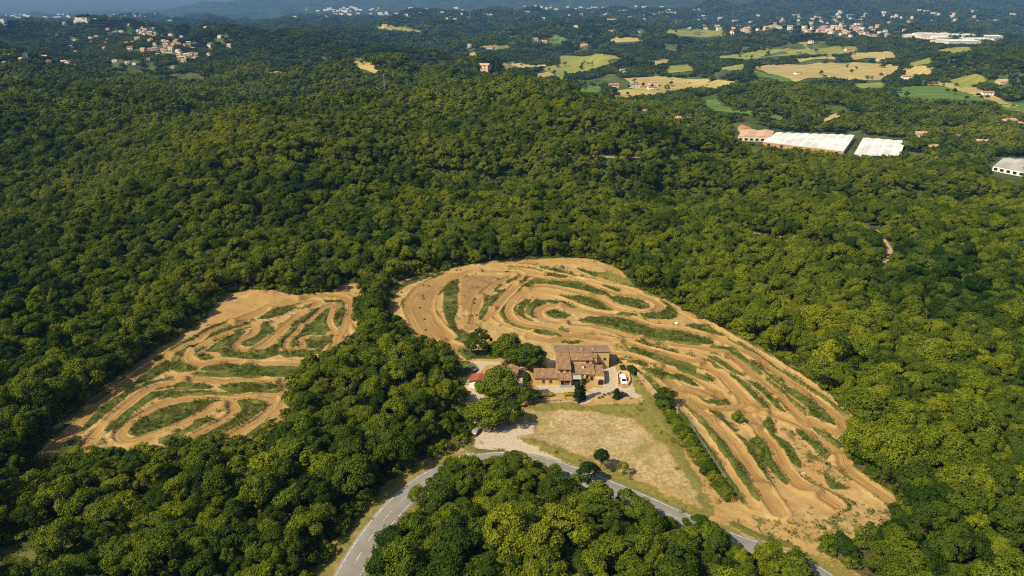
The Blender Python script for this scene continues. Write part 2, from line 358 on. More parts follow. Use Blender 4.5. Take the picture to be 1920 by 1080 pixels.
# ------------------------------------------------------------------ the circuit: lanes and islands traced from enlarged views of the photograph
FR = {'A': (40, 680, 5.4), 'B': (300, 680, 5.4), 'C': (240, 540, 5.4), 'D': (460, 520, 5.4), 'E': (700, 480, 5.4), 'F': (920, 480, 5.4),
      'G': (1140, 480, 5.4), 'H': (1140, 620, 5.4), 'I': (1360, 600, 5.4), 'J': (1220, 740, 5.4), 'K': (1440, 740, 5.4),
      'P': (0, 0, 1.0), 'R': (560, 780, 2.4), 'Y': (860, 670, 7.714), 'L': (1080, 690, 10.8), 'Z': (980, 630, 8.31)}
def pix(txt):
    """'A 10,20 30,40 B 5,6' -> photograph pixels"""
    out = []; f = None
    for w in txt.split():
        if w in FR: f = FR[w]
        else:
            x, y = map(float, w.split(',')); out.append((f[0] + x / f[2], f[1] + y / f[2]))
    return np.array(out)
LANES = [  # (width m, trace)
 (4.6, 'D 870,770 920,680 970,570 1010,500 1030,420 1050,340 1060,280 1020,220 940,190 800,180 650,195 500,225 350,265 200,310 C 1350,225 1188,290 1050,350 900,415 800,475 700,540 600,585 500,640 420,695 330,750 230,800 130,860 A 1080,215 980,290 880,360 780,430 700,500 620,580 540,670 450,760 380,840 300,920 220,1000 150,1080 80,1180'),
 (3.9, 'A 540,1120 600,1000 640,900 700,800 760,720 850,630 950,530 1050,450 1150,370 1280,290 1400,245 B 100,225 220,190 380,170 520,180 650,190 780,175 900,170 1050,180 1200,195 1320,205 1450,215'),
 (4.3, 'B 1330,220 1250,300 1150,330 1000,340 850,345 700,350 550,350 400,360 250,375 120,400 A 1404,440 1300,490 1200,545 1110,600 1050,650 1010,700 1010,750 1060,780 1130,775 1230,745 1330,710 1430,680 B 110,655 250,590 400,520 530,465 640,430 720,425 760,455 740,510 680,560 590,610 480,670 380,725 270,785 150,850 50,910'),
 (4.4, 'B 1000,340 1080,360 1130,400 1140,450 1110,500 1040,560 950,610 850,670 750,730 650,790 550,850 450,920'),
 (4.5, 'B 1330,330 1280,400 1200,470 1120,530'),
 (4.4, 'B 1200,600 1120,680 1040,750 960,830 900,900 840,960'),
 (4.1, 'D 680,860 500,875 350,870 200,870 C 1188,760 1050,755 900,765 780,785 700,780 630,755 590,715 600,680 650,640 740,580 850,520 950,475 1060,430 1160,400 1250,385 1310,395 1300,430 1240,490 1160,530 1100,570 1090,600 1130,630 1210,635 1300,610 1400,555 D 324,560 450,460 560,380 640,330 710,290 740,260 720,235 640,235 550,250 430,280 300,310 180,350 60,400 C 1100,360'),
 (3.4, 'D 940,560 900,520 860,470 850,420 880,360 930,310 950,285 920,280 840,295 780,330 700,390 620,460 540,530 470,590 420,640 410,690 450,720 520,730 570,710 580,670 555,630 580,600 650,585 750,590 850,580 930,560 1000,520'),
 (2.0, 'D 1030,520 1070,590 1100,660'),
 (2.2, 'D 1110,300 1090,420 1150,530 1200,590'),
 (3.2, 'E 180,735 110,650 95,560 95,470 130,390 210,290 330,230 480,195 650,155 850,130 1050,110 1250,103 F 324,108 450,120 560,150 700,185 850,215 1000,245 1150,280 G 150,310 300,360 450,410 560,445 680,505 800,570 900,630 1000,690 1100,750 1200,810 1300,865 I 100,190 200,240 324,310 450,400 600,500 750,590 900,690 1050,790 1150,860 1250,930 1330,1000'),
 (13., 'E 800,200 660,260 520,360 450,500 500,640 560,740 660,830'),
 (4.5, 'E 560,740 680,850 820,920 1000,950 1120,950'),
 (4.2, 'E 700,220 830,190 1000,165 1200,160 1400,165 1480,180 1495,210 1440,280 1350,370 1280,440 1200,540 1130,640'),
 (4.2, 'E 1440,195 1300,250 1200,310 1100,400 1050,480 1030,560 1020,640 1000,740'),
 (2.6, 'E 1500,280 1400,380 1300,490 1240,590 F 60,640 130,680 260,730 400,770'),
 (4.4, 'F 380,205 450,215 560,230 680,240 800,245 900,260 1000,290 1080,320 1188,360 G 112,385 220,390 300,400 420,440 510,490 530,530 480,565 380,580 250,575 120,540 F 1188,490 1120,450 1040,420 850,370 700,335 550,315 430,320 320,360 230,430 180,520 180,600 230,660 330,700 470,725 600,745 700,775 800,815'),
 (2.6, 'F 270,480 340,430 450,405 560,405 700,440 850,495 980,540 1100,565 1250,575'),
 (4.3, 'G 1512,1030 1400,970 1300,920 1200,870 1050,830 900,790 750,750 600,735 480,720 350,680 250,640 120,610 F 1188,600 1100,585 950,560 800,535 700,510 600,505 520,520 470,560 480,610 540,645 650,670 780,680 900,690 1000,700 1150,730 1300,770 G 324,830 450,860 650,890 800,910 1000,945 1150,985 H 1250,270 1350,330 1420,390 I 300,570 420,670 520,750 620,840 720,930 800,1000 K 420,290'),
 (4.6, 'I 350,410 450,480 560,560 680,640 800,720 900,800 1000,870 1100,950 K 760,270 800,330 770,380 700,385 600,350 520,310 430,270'),
 (4.6, 'G 1400,970 1512,1030 I 400,445'),
 (4.6, 'F 400,820 600,860 700,840 800,820 900,820 1000,830 1150,840 1300,860 H 324,165 450,210 600,245 750,285 900,330 1020,380 1120,440 1200,510 1280,590 1350,660 1400,720 I 270,860 330,900 430,940 560,980 700,1030 K 360,330 450,390 540,460 620,530 700,610 770,700 830,780 920,850 1020,920 1100,980 1200,1050 1320,1130'),
 (3.4, 'H 60,235 240,260 420,320 600,385 780,440 930,510 1040,580 1120,620 1130,680 1050,690 930,660 820,620 700,590 640,560'),
 (4.6, 'H 600,500 680,580 J 300,0 400,90 520,200 640,300 720,380 800,460 880,560 950,660 1010,760 1080,860 1150,970 1230,1090 1300,1200'),
 (3.6, 'J 420,60 500,110 620,140 780,140 900,120 970,60'),
 (3.6, 'J 780,140 960,140 1100,160 1250,200'),
 (4.2, 'J 980,200 1000,230 1050,320 1130,390 1200,470 1260,560 1300,660 1360,760 K 210,790 290,880 400,950 500,1000 600,1060 700,1130'),
 (3.2, 'H 160,330 300,390 420,450 540,540 J 270,60 330,150 400,230 460,310 530,400 600,480 670,580 740,680 820,790 900,900 960,990 1040,1120'),
]
GRASS = '''P -70,1130 -70,1020 40,1000 120,990 200,995 230,1012 160,1040 90,1065 40,1100 -10,1130
A 530,755 620,690 700,640 780,590 860,520 960,440 1020,400 1080,330 1150,290 1180,250 1120,260 1050,320 940,390 820,460 740,530 650,610 590,680
A 340,990 400,900 470,820 560,800 610,820 570,900 530,970 420,1040
A 1170,215 1230,150 1330,60 1480,0 1512,10 1450,90 1330,150 1230,200
A 850,710 930,620 1020,540 1120,470 1220,390 1330,320 1512,280 1512,330 1380,360 1240,430 1130,500 1090,560 1010,640 930,690
A 1090,690 1130,640 1230,570 1340,510 1512,450 1512,640 1400,660 1260,700 1160,745 1100,725
B 0,500 120,450 280,410 430,395 560,390 480,440 350,500 240,560 120,620 0,660
A 690,430 880,300 910,290 780,395
A 240,840 300,770 500,570 600,500 640,500 500,610 380,740 260,850
A 1060,330 1200,270 1330,220 1512,190 1512,165 1400,170 1300,200 1180,250
B 600,240 750,215 900,205 1050,215 1200,240 1230,255 1100,265 900,280 700,285
B 100,300 280,295 500,290 620,300 900,295 1200,285 1200,300 900,305 560,318 300,330 100,365 0,390 0,360
B 150,230 300,215 520,240 500,260 300,270 160,280
B 790,390 1050,385 1090,420 1060,470 960,540 850,610 720,660 600,720 470,800 370,830 330,830 400,760 500,690 620,620 720,560 790,480
B 0,760 130,720 280,650 420,570 500,550 560,570 470,610 350,660 250,710 120,770 40,810 0,810
B 720,840 840,770 950,690 1050,620 1180,570 1190,600 1100,680 980,770 840,860 760,860
B 140,0 260,40 370,60 360,85 200,100 120,60
B 420,75 560,45 780,15 900,30 970,55 960,95 700,100 500,95
B 960,60 1380,55 1390,110 1100,130 860,140 650,150 420,140 300,130 380,110 900,110
C 470,800 450,750 480,680 560,620 660,590 760,550 850,480 950,430 1080,400 1240,345 1200,385 1050,420 900,480 800,540 680,610 570,670 520,710 520,750 590,800 690,830 600,850 510,840
C 790,650 890,570 1000,510 1120,450 1190,450 1130,510 1060,560 1040,620 1070,660 1130,700 960,700 940,660
C 710,690 760,680 860,720 850,740 750,745
C 1150,575 1230,510 1330,420 1380,350 1410,350 1470,430 1350,520 1260,590 1190,600
C 540,575 640,510 800,430 850,410 760,460 620,550
C 250,740 400,650 540,570 400,670 280,745
C 870,400 1000,340 1200,270 1050,350 900,400
C 1080,660 1250,660 1400,620 1512,560 1512,680 1300,720 1130,710
D 440,680 470,620 560,540 650,470 740,400 830,330 900,320 880,350 830,420 830,500 850,540 790,575 640,580 560,600 530,640 540,690 480,710
D 900,380 980,320 1000,290 990,400 960,480 930,510 900,450
D 600,650 680,600 850,590 890,600 870,660 780,720 640,710
D 570,330 620,285 655,290 640,320 590,345
D 800,240 950,240 1010,280 1000,310 900,250 830,270
D 350,640 430,550 560,440 680,350 740,320 690,380 600,450 480,560 390,640 370,700 300,720
D 130,420 230,360 380,310 500,315 400,370 260,410
D 0,905 120,915 420,905 540,915 500,1000 300,990 100,1010 0,1015
D 320,760 500,740 650,740 780,730 740,780 600,800 400,800
E 710,260 820,215 850,240 845,400 840,560 810,650 830,740 900,790 960,800 990,880 920,890 830,860 870,830 790,740 740,640 710,520 720,400
E 1070,650 1070,580 1120,510 1190,420 1250,390 1250,430 1180,500 1130,590 1110,660
E 1310,250 1370,210 1470,205 1450,240 1380,270
E 1220,360 1330,335 1330,360 1270,375
E 120,640 110,520 140,430 210,350 320,270 480,215 700,175 850,160 700,190 500,235 350,290 230,370 170,440 145,560 180,640 270,710 230,700
E 280,740 340,740 430,850 380,870 300,800
E 860,980 1000,960 1240,980 1250,1040 950,1060
F 110,610 90,580 130,510 190,440 260,380 320,310 440,240 540,240 600,260 720,265 860,250 940,270 1080,330 1190,410 1120,400 1000,370 880,345 700,310 560,290 450,290 330,340 220,420 170,480 140,560 150,620 210,680 320,715 460,740 400,750 250,720 150,670
F 270,580 290,510 340,460 400,450 390,480 330,530 320,600 370,640 430,660 340,640
F 360,550 390,500 460,455 600,450 720,475 860,525 800,525 700,495 580,480 490,500 430,550 440,610 500,645 640,685 560,675 430,630 380,590
F 560,580 620,555 680,560 790,595 740,635 650,625 590,605
F 700,415 880,410 1000,435 1100,470 1180,520 1240,550 1100,535 960,500 820,445
F 520,195 560,185 700,200 830,220 700,225 560,210
F 890,650 1000,615 1200,625 1400,645 1512,690 1512,760 1400,775 1250,730 1050,690 930,670
F 1130,300 1200,310 1300,345 1290,360 1200,335
F 960,560 1100,560 1180,580 1080,580
F 1200,580 1350,580 1480,610 1400,610
F 1300,420 1420,430 1512,460 1512,520 1430,525 1250,460 1190,420
F 400,770 560,760 650,780 740,815 640,810 480,790
F 690,740 790,770 770,785 700,760
F 690,860 740,850 770,880 720,880
F 780,880 890,870 890,890 790,892
F 880,130 1000,160 1200,190 1300,220 1200,225 1050,210 930,160
F 500,120 640,130 800,180 870,205 760,180 620,150
F 340,210 385,220 300,300 230,340 290,280
F 1300,260 1420,250 1512,290 1512,330 1350,290
F 290,20 500,10 900,20 1000,30 700,35 300,50
G 110,420 220,425 320,450 400,490 420,530 350,540 260,530 230,500 150,470
G 290,590 420,595 530,585 600,560 610,520 530,460 620,490 690,570 690,620 620,645 500,640 380,630
G 0,640 100,630 280,660 360,710 480,745 620,760 780,790 880,820 1000,845 1060,880 1030,900 880,905 720,880 600,860 420,850 310,810 220,770 100,740 0,720
G 780,715 850,700 960,710 1080,760 1180,830 1100,810 960,770 880,750
G 1000,930 1100,925 1220,935 1300,980 1380,1040 1420,1080 1330,1040 1200,980
G 1230,850 1350,900 1512,990 1512,1010 1380,940
G 370,890 450,910 640,950 700,975 560,955 420,915
G 230,270 400,350 560,420 700,480 800,530 1000,610 1200,740 1400,850 1512,900 1400,870 1200,770 1000,650 800,550 600,455 400,385
H 200,190 260,180 380,220 520,260 640,290 740,320 820,350 880,380 880,430 960,460 1070,520 1010,525 900,480 780,430 650,360 560,310 420,280 260,230
H 200,320 290,310 400,360 330,360
H 330,385 480,390 620,440 720,460 840,520 910,570 860,560 740,510 640,490 560,520 600,590 560,550 470,470
H 200,400 300,400 400,470 500,560 510,650 430,590 350,500 250,470
H 1000,270 1080,280 1200,340 1300,420 1370,470 1290,440 1180,370 1080,310
H 1010,310 1100,360 1160,400 1090,380
H 1250,480 1320,500 1420,580 1512,650 1480,650 1370,570
H 930,700 1000,720 1180,700 1230,750 1150,755 1000,740
I 0,290 60,290 150,350 250,440 370,570 320,560 220,470 120,370 0,320
I 50,580 120,590 220,670 300,750 370,830 460,930 420,920 350,870 290,790 230,710 130,630
I 0,175 100,215 250,300 400,380 480,425 600,525 750,625 900,715 1020,795 1150,895 1280,1010 1200,965 1040,840 900,745 740,650 580,550 440,440 300,360 120,260
I 250,410 350,490 460,570 560,650 640,690 760,760 880,840 1000,910 1030,960 1090,1060 980,1030 900,970 850,900 720,800 600,690 450,580 330,480
I 410,610 500,680 600,760 700,850 830,970 770,940 660,830 560,740
I 240,630 320,660 420,750 520,850 600,930 520,890 430,790 350,710
I 0,90 200,190 450,340 750,520 1000,680 1200,830 1350,960 1180,830 900,640 600,450 300,270 0,110
J 280,20 330,80 440,190 540,290 640,340 700,440 780,550 820,630 880,700 960,820 1040,960 1100,1080 990,950 900,830 810,690 720,580 640,460 560,350 460,240 330,100
J 280,130 340,200 420,290 500,390 580,520 680,680 760,810 860,960 940,1100 800,950 720,880 620,720 500,560 400,380 290,220
J 630,190 700,200 770,270 860,370 820,350 740,280 660,230
J 830,200 890,170 950,210 950,280 900,290 840,250
J 1000,480 1080,420 1130,450 1200,530 1260,620 1320,730 1390,860 1380,900 1300,830 1200,730 1090,600 1010,530
J 1150,290 1190,230 1230,270 1250,400 1320,440 1400,500 1470,610 1512,690 1512,740 1430,700 1370,590 1290,480 1220,400
J 880,400 960,460 1040,570 1120,700 1170,800 1130,760 1060,630 970,510
K 300,345 400,380 490,450 580,540 630,620 580,640 490,560 400,470 310,390
K 460,330 560,380 660,450 760,540 720,560 640,510 540,430
K 580,800 640,870 720,920 800,960 650,960 600,900
K 1100,860 1250,830 1330,900 1340,970 1220,960
K 430,140 520,180 640,270 680,320 600,290 500,220
Y -60,90 130,70 200,110 280,160 220,250 120,310 80,400 -60,380
E 170,310 260,240 380,212 300,200 200,270 110,360 60,420 80,440'''.split('\n')
DRY = '''P 975,768 985,757 1080,753 1100,760 1180,756 1235,758 1262,800 1300,880 1350,965 1318,955 1290,905 1240,835 1190,788 1100,770 1000,770
P 962,820 1000,822 1100,858 1200,902 1350,970 1280,965 1170,912 1060,868
R 100,720 170,640 240,520 330,420 430,330 540,240 640,190 720,160 790,110 800,125 740,185 640,213 540,258 430,358 330,468 240,588 140,745
P 1180,700 1200,716 1230,748 1240,790 1220,770 1190,735
F 1188,150 1300,200 1420,240 1512,290 1400,300 1200,240 1050,215'''.split('\n')
MIXED = 'P 1400,965 1500,978 1640,955 1720,940 1660,1000 1520,1025 1420,1005\nA 740,830 870,770 950,830 880,900 730,940\nH 1110,500 1200,540 1280,600 1330,690 1280,700 1200,650 1190,580\nH 20,140 160,140 260,190 200,220 60,200\nJ 880,400 1000,430 1060,560 1180,780 1300,960 1240,960 1100,740 960,500\nK 120,330 250,380 420,560 600,650 760,800 900,930 700,930 480,800 330,640 200,470'.split('\n')
BROWN = '''E 900,210 1150,200 1250,220 1170,310 1050,420 960,540 900,570 880,400
E 920,600 1010,610 1010,740 960,790 900,770
E 130,560 180,420 240,370 220,450 200,560 260,690
E 650,360 690,270 730,320 720,380
H 700,560 940,600 1080,590 1160,620 1170,690 1080,710 930,680 800,620
J 960,215 1050,215 1110,260 1080,330 1010,300
F 800,790 960,790 1140,820 1100,850 900,830
E 430,380 600,310 620,380 480,450'''.split('\n')
FIELD = '''P 965,800 992,768 1060,765 1120,772 1190,786 1240,832 1290,902 1338,962 1280,932 1200,900 1100,858 1020,838 962,820 930,815'''.split('\n')
PAVED = '''P 880,842 898,812 955,796 1005,790 1000,812 966,820 1000,836 1062,868 985,850 915,848
R 700,192 780,120 800,70 830,60 900,55 1010,50 975,95 965,105 1010,125 1100,165 1180,208 1050,182 950,170 860,168
Y 130,65 600,65 600,105 400,110 330,200 300,240 230,300 190,430 230,470 380,460 420,530 340,640 250,700 230,790 300,1000 240,1010 150,780 60,740 100,650 170,580 150,500 90,400 120,320 220,260 300,180 250,100
Y 800,230 880,180 970,240 970,400 880,480 800,470
L 520,-20 800,-20 840,150 840,400 960,420 1060,400 1080,300 1040,220 1130,240 1260,400 1300,560 1480,610 1200,620 1000,560 870,440 560,545 380,560 250,440 380,380 540,400
L 200,470 330,520 370,560 300,690 150,740 30,730 60,680 200,640
Z 180,765 900,755 850,860 600,900 300,900 250,820
Z 380,370 520,370 520,500 380,500'''.split('\n')
BANK = 'P -60,1120 -60,1035 40,1012 110,1000 175,998 200,1008 150,1030 90,1050 40,1080 -10,1120'
CLEAR = [BANK, 'P 30,890 60,850 100,800 170,740 240,690 300,650 370,605 390,580 415,558 430,547 460,543 505,543 560,553 630,545 636,527 690,532 684,548 672,560 668,590 673,615 665,640 640,655 625,665 600,670 575,682 560,705 541,718 545,745 540,780 535,792 520,797 500,815 484,858 465,845 440,833 390,833 330,833 280,848 200,853 160,856 100,868',
         'P 716,595 714,572 722,550 745,526 800,510 870,498 940,488 985,484 1060,483 1120,488 1165,503 1190,528 1212,545 1245,558 1300,590 1360,615 1440,657 1500,693 1560,742 1612,792 1604,815 1590,830 1588,855 1605,872 1640,900 1700,935 1640,1010 1500,1030 1420,1010 1350,968 1280,966 1200,928 1140,902 1060,872 985,850 900,850 860,840 882,818 880,805 868,782 850,755 846,722 838,694 850,668 832,656 800,648 772,638 745,608']
HEDGE = 'J 60,60 120,150 180,230 240,320 290,400 350,500 410,570 460,640 520,720 580,800 640,880 700,950 760,1010 820,1100'

road_px = pix('R 60,1040 120,900 222,720 290,600 375,480 460,385 560,300 640,255 720,222 800,203 880,192 960,190 1050,205 1130,225 1240,262 1360,310 1480,360 1600,412 1700,460 1830,520 1960,570 2110,620 2230,665 2330,715 2430,790 2500,870')
ROAD = catmull(ground(road_px), 9)

GX0, GX1, GY0, GY1, GS = -172.0, 152.0, 96.0, 372.0, 0.6
nx = int((GX1 - GX0) / GS) + 1; ny = int((GY1 - GY0) / GS) + 1
gx = GX0 + np.arange(nx) * GS; gy = GY0 + np.arange(ny) * GS
XX, YY = np.meshgrid(gx, gy, indexing='ij'); NV = nx * ny
Pg = np.stack([XX.ravel(), YY.ravel()], 1)
def box_of(pts, m):
    i0, i1 = np.searchsorted(gx, [pts[:, 0].min() - m, pts[:, 0].max() + m]); j0, j1 = np.searchsorted(gy, [pts[:, 1].min() - m, pts[:, 1].max() + m])
    return slice(max(i0, 0), min(i1, nx)), slice(max(j0, 0), min(j1, ny))
def area_mask(txts, soft=.9, up=1.0, grow=0.0):
    m = np.zeros((nx, ny))
    for s in txts:
        g = ground(pix(s)); si, sj = box_of(g, soft * 2 + grow)
        X, Y = XX[si, sj], YY[si, sj]
        if X.size == 0: continue
        ins = inside(X, Y, g); P = np.stack([X.ravel(), Y.ravel()], 1)
        d2, _ = seg_dist(P, g, np.roll(g, -1, 0)); d = np.sqrt(d2.min(1)).reshape(X.shape)
        sd_ = np.where(ins, d, -d)
        m[si, sj] = np.maximum(m[si, sj], smooth(-soft, soft, sd_ + grow) * up)
    return m
track = np.zeros((nx, ny)); lane = np.zeros((nx, ny)); tv = np.zeros((nx, ny)); ts = np.zeros((nx, ny)); best = np.full((nx, ny), 1e9)
Zg = np.zeros((nx, ny)); berm = np.zeros((nx, ny)); jump = np.zeros((nx, ny))
s_off = 0.0
for w, txt in LANES:
    c = catmull(ground(pix(txt)), 6); si, sj = box_of(c, w / 2 + 4)
    X, Y = XX[si, sj], YY[si, sj]; P = np.stack([X.ravel(), Y.ravel()], 1)
    A, B = c[:-1], c[1:]; L = np.hypot(*(B - A).T); cum = np.concatenate([[0], np.cumsum(L)])
    d = np.empty(len(P)); s = np.empty(len(P)); lat = np.empty(len(P))
    for k0 in range(0, len(P), 20000):
        Q = P[k0:k0 + 20000]; d2, t = seg_dist(Q, A, B); k = d2.argmin(1); r = np.arange(len(Q))
        d[k0:k0 + 20000] = np.sqrt(d2[r, k]); s[k0:k0 + 20000] = cum[k] + t[r, k] * L[k]
        e = (B - A)[k]; v = Q - A[k]; lat[k0:k0 + 20000] = np.sign(e[:, 0] * v[:, 1] - e[:, 1] * v[:, 0]) * d[k0:k0 + 20000]
    d = d.reshape(X.shape); s = s.reshape(X.shape) + s_off; lat = lat.reshape(X.shape); hw = w / 2 * (1 + .12 * (noise2(s, 0 * s, 9, 11) - .5))
    m = smooth(hw + .5, hw - .5, d); pale = w < 3.35
    near = d - hw < best[si, sj]
    tv[si, sj] = np.where(near, lat + s_off, tv[si, sj]); ts[si, sj] = np.where(near, s, ts[si, sj])
    best[si, sj] = np.minimum(best[si, sj], d - hw)
    lane[si, sj] = np.maximum(lane[si, sj], m)
    if not pale: track[si, sj] = np.maximum(track[si, sj], m)
    berm[si, sj] = np.maximum(berm[si, sj], np.exp(-((d - hw - .45) / .65) ** 2) * (.35 + .75 * noise2(s, lat, 14, 12)))
    if 3.35 < w < 6:
        ph = (s + 11 * noise2(s * 0 + s_off, s * 0, 1, 3)) % 34 - 17
        jump[si, sj] = np.maximum(jump[si, sj], m * np.where(ph < 0, np.exp(-(ph / 3.0) ** 2), np.exp(-(ph / 1.1) ** 2)) * (noise2(np.floor(s / 34), s * 0, 1, 5) > .35) * 1.2)
    s_off += cum[-1] + 60
grass = np.clip(1.3 * area_mask(GRASS, grow=.3), 0, 1); dry = area_mask(DRY, 3.0); mixed = area_mask(MIXED, 1.5, .46); brown = area_mask(BROWN, 1.5); field = area_mask(FIELD, 4.5); paved = area_mask(PAVED, .6)
verge = smooth(.15, .5, best) * smooth(1.7, 1.1, best) * smooth(.50, .62, noise2(XX, YY, 11, 51)) * smooth(.3, .5, noise2(XX, YY, 3.5, 52)) * .72
grass = np.maximum(grass * (1 - .9 * smooth(-.1, -.8, best)), np.maximum(np.maximum(dry * .84, mixed), verge))
clear = np.zeros((nx, ny), bool)
for s in CLEAR: clear |= inside(XX, YY, ground(pix(s)))
rd2 = np.full(NV, 1e9)
for k0 in range(0, NV, 20000):
    rd2[k0:k0 + 20000] = seg_dist(Pg[k0:k0 + 20000], ROAD[:-1], ROAD[1:])[0].min(1)
rdist = np.sqrt(rd2).reshape(nx, ny)
cl = clear.astype(float)
for _ in range(2):
    for ax in (0, 1):
        p = np.pad(cl, [(4, 4) if a == ax else (0, 0) for a in (0, 1)], 'edge')
        cl = np.mean([p[i:i + nx] if ax == 0 else p[:, i:i + ny] for i in range(9)], 0)
woods = (1 - cl) * smooth(6, 11, rdist)
woods = np.where(paved > .5, 0, woods)
rim = smooth(.25, .5, cl) * smooth(.92, .7, cl) * smooth(-60, -20, XX) * (1 - .9 * smooth(.2, -.5, best)) * smooth(.25, .45, noise2(XX, YY, 9, 61))
grass = np.maximum(grass, rim * .85)
dryr = np.clip(smooth(11, 7, rdist) * (1 - cl), 0, 1)
grass = np.maximum(grass, dryr * .62); dry = np.maximum(dry, dryr)
n1 = noise2(XX, YY, 5, 1) - .5; n2 = noise2(XX, YY, 1.8, 2) - .5; n3 = noise2(XX, YY, 16, 4) - .5
open_ = smooth(0.3, .8, cl) * (1 - paved) * smooth(5, 9, rdist)
Zg = open_ * (n3 * .9 + n1 * .35 + n2 * .16 + berm * .8 * (1 - lane) - .30 * lane * (1 - jump) + jump + grass * (.25 + .35 * n1 + .25 * n2))
Zg += (1 - open_) * (n3 * .3) * (1 - paved) * smooth(3.8, 8, rdist)
edge = np.minimum.reduce([XX - GX0, GX1 - XX, YY - GY0, GY1 - YY])
Zg = Zg * smooth(0, 8, edge) + height(XX, YY) + .05
idx = np.arange(NV).reshape(nx, ny)
quads = np.stack([idx[:-1, :-1], idx[1:, :-1], idx[1:, 1:], idx[:-1, 1:]], -1).reshape(-1, 4)
V3 = np.stack([XX, YY, Zg], -1).reshape(-1, 3)
cc = lambda a: (a[:-1, :-1] + a[1:, 1:]).ravel() / 2
cls = np.where(cc(woods) > .5, 3, np.where(cc(paved) > .5, 2, np.where(cc(field) > .5, 1, np.where((cc(lane) > .5), 4, 0))))
def ground_height(x, y):
    fx = np.clip((np.asarray(x, float) - GX0) / GS, 0, nx - 1.001); fy = np.clip((np.asarray(y, float) - GY0) / GS, 0, ny - 1.001)
    i = fx.astype(int); j = fy.astype(int); a = fx - i; b = fy - j
    z = (Zg[i, j] * (1 - a) + Zg[i + 1, j] * a) * (1 - b) + (Zg[i, j + 1] * (1 - a) + Zg[i + 1, j + 1] * a) * b
    ins = (np.asarray(x) > GX0) & (np.asarray(x) < GX1) & (np.asarray(y) > GY0) & (np.asarray(y) < GY1)
    return np.where(ins, z, height(x, y))
for k, nm in ((0, 'circuit_ground'), (1, 'dry_field'), (2, 'farmyard'), (3, 'forest_floor'), (4, 'dirt_track')):
    F = quads[cls == k]; used, inv = np.unique(F, return_inverse=True)
    me = mesh_np(nm, V3[used], inv.reshape(-1, 4), True, [M['earth']])
    for an, a in (('track', track), ('tv', tv), ('ts', ts), ('brown', brown), ('grass', grass), ('dry', dry), ('field', field), ('paved', paved), ('woods', woods)):
        attr(me, an, a.ravel()[used])
    structure(add(nm, me))

# ------------------------------------------------------------------ hills all around
def build_terrain():
    u = np.concatenate([np.linspace(-1.25, -.8, 30, endpoint=False), np.linspace(-.8, .8, 260), np.linspace(.8, 1.25, 31)[1:]])
    y = np.concatenate([np.linspace(-40, 60, 6, endpoint=False), np.geomspace(60, 12900, 410)])
    U, Y = np.meshgrid(u, y, indexing='ij')
    X = U * np.maximum(Y, 160); Z = height(X, Y)
    e = np.minimum.reduce([X - GX0, GX1 - X, Y - GY0, GY1 - Y])
    Z = Z - 2.2 * smooth(4, 12, e)
    j = int(np.searchsorted(y, 7000))
    for nm, sl, mt in (('hills', slice(0, j + 1), M['terrain']), ('mountains', slice(j, None), M['mountain'])):
        n, m = U[:, sl].shape; id_ = np.arange(n * m).reshape(n, m)
        q = np.stack([id_[:-1, :-1], id_[1:, :-1], id_[1:, 1:], id_[:-1, 1:]], -1).reshape(-1, 4)
        structure(add(nm, mesh_np(nm, np.stack([X[:, sl], Y[:, sl], Z[:, sl]], -1).reshape(-1, 3), q, True, [mt])))
build_terrain()

# ------------------------------------------------------------------ road
asph = NT('asphalt'); _p = asph.pos(); _a = asph.noise(.35, 4, .6, _p); _b = asph.noise(6, 2, .6, _p)
M['asphalt'] = asph.done(asph.mix(asph.mrange(_b, .3, .7), asph.mix(asph.mrange(_a, .35, .65), (.15, .143, .132), (.21, .20, .185)), (.185, .175, .16)), .9, .2)
M['paint'] = plain('road_paint', (.50, .49, .46), .3, 1.2)
def offset_line(c, off):
    d = np.gradient(c, axis=0); d /= np.hypot(*d.T)[:, None]; nrm = np.stack([-d[:, 1], d[:, 0]], 1)
    return c + nrm * off
def ribbon(c, a, b, z, s0=None, s1=None):
    l = offset_line(c, a); r = offset_line(c, b)
    V = np.concatenate([np.column_stack([l, np.full(len(l), z)]), np.column_stack([r, np.full(len(r), z)])]); n = len(c)
    i = np.arange(n - 1); return V, np.stack([i, i + 1, n + i + 1, n + i], 1)
ROAD_Z = .16
cum_r = np.concatenate([[0], np.cumsum(np.hypot(*np.diff(ROAD, axis=0).T))])
rs = np.arange(0, cum_r[-1], 1.0); ROADC = np.stack([np.interp(rs, cum_r, ROAD[:, 0]), np.interp(rs, cum_r, ROAD[:, 1])], 1)
for _ in range(4): ROADC[2:-2] = (ROADC[:-4] + ROADC[1:-3] + ROADC[2:-2] + ROADC[3:-1] + ROADC[4:]) / 5
V, F = ribbon(ROADC, 3.35, -3.35, ROAD_Z)
b = MB()
l = offset_line(ROADC, 3.35); r = offset_line(ROADC, -3.35); l2 = offset_line(ROADC, 4.0); r2 = offset_line(ROADC, -4.0)
n = len(ROADC); Vr = np.concatenate([np.column_stack([q, np.full(n, z)]) for q, z in ((l2, -.1), (l, ROAD_Z), (r, ROAD_Z), (r2, -.1))])
i = np.arange(n - 1); Fr = np.concatenate([np.stack([k * n + i, k * n + i + 1, (k + 1) * n + i + 1, (k + 1) * n + i], 1) for k in range(3)])[:, ::-1]
road = structure(add('road', mesh_np('road', Vr, Fr, False, [M['asphalt']])))
for off in (2.85, -2.85):
    V, F = ribbon(ROADC, off + .11, off - .11, ROAD_Z + .012); add('edge_line', mesh_np('edge_line', V, F[:, ::-1], False, [M['paint']]), road)
for k in range(0, n - 5, 8):
    V, F = ribbon(ROADC[k:k + 5], .08, -.08, ROAD_Z + .012)
    add('centre_dash', mesh_np('centre_dash', V, F[:, ::-1], False, [M['paint']]), road)

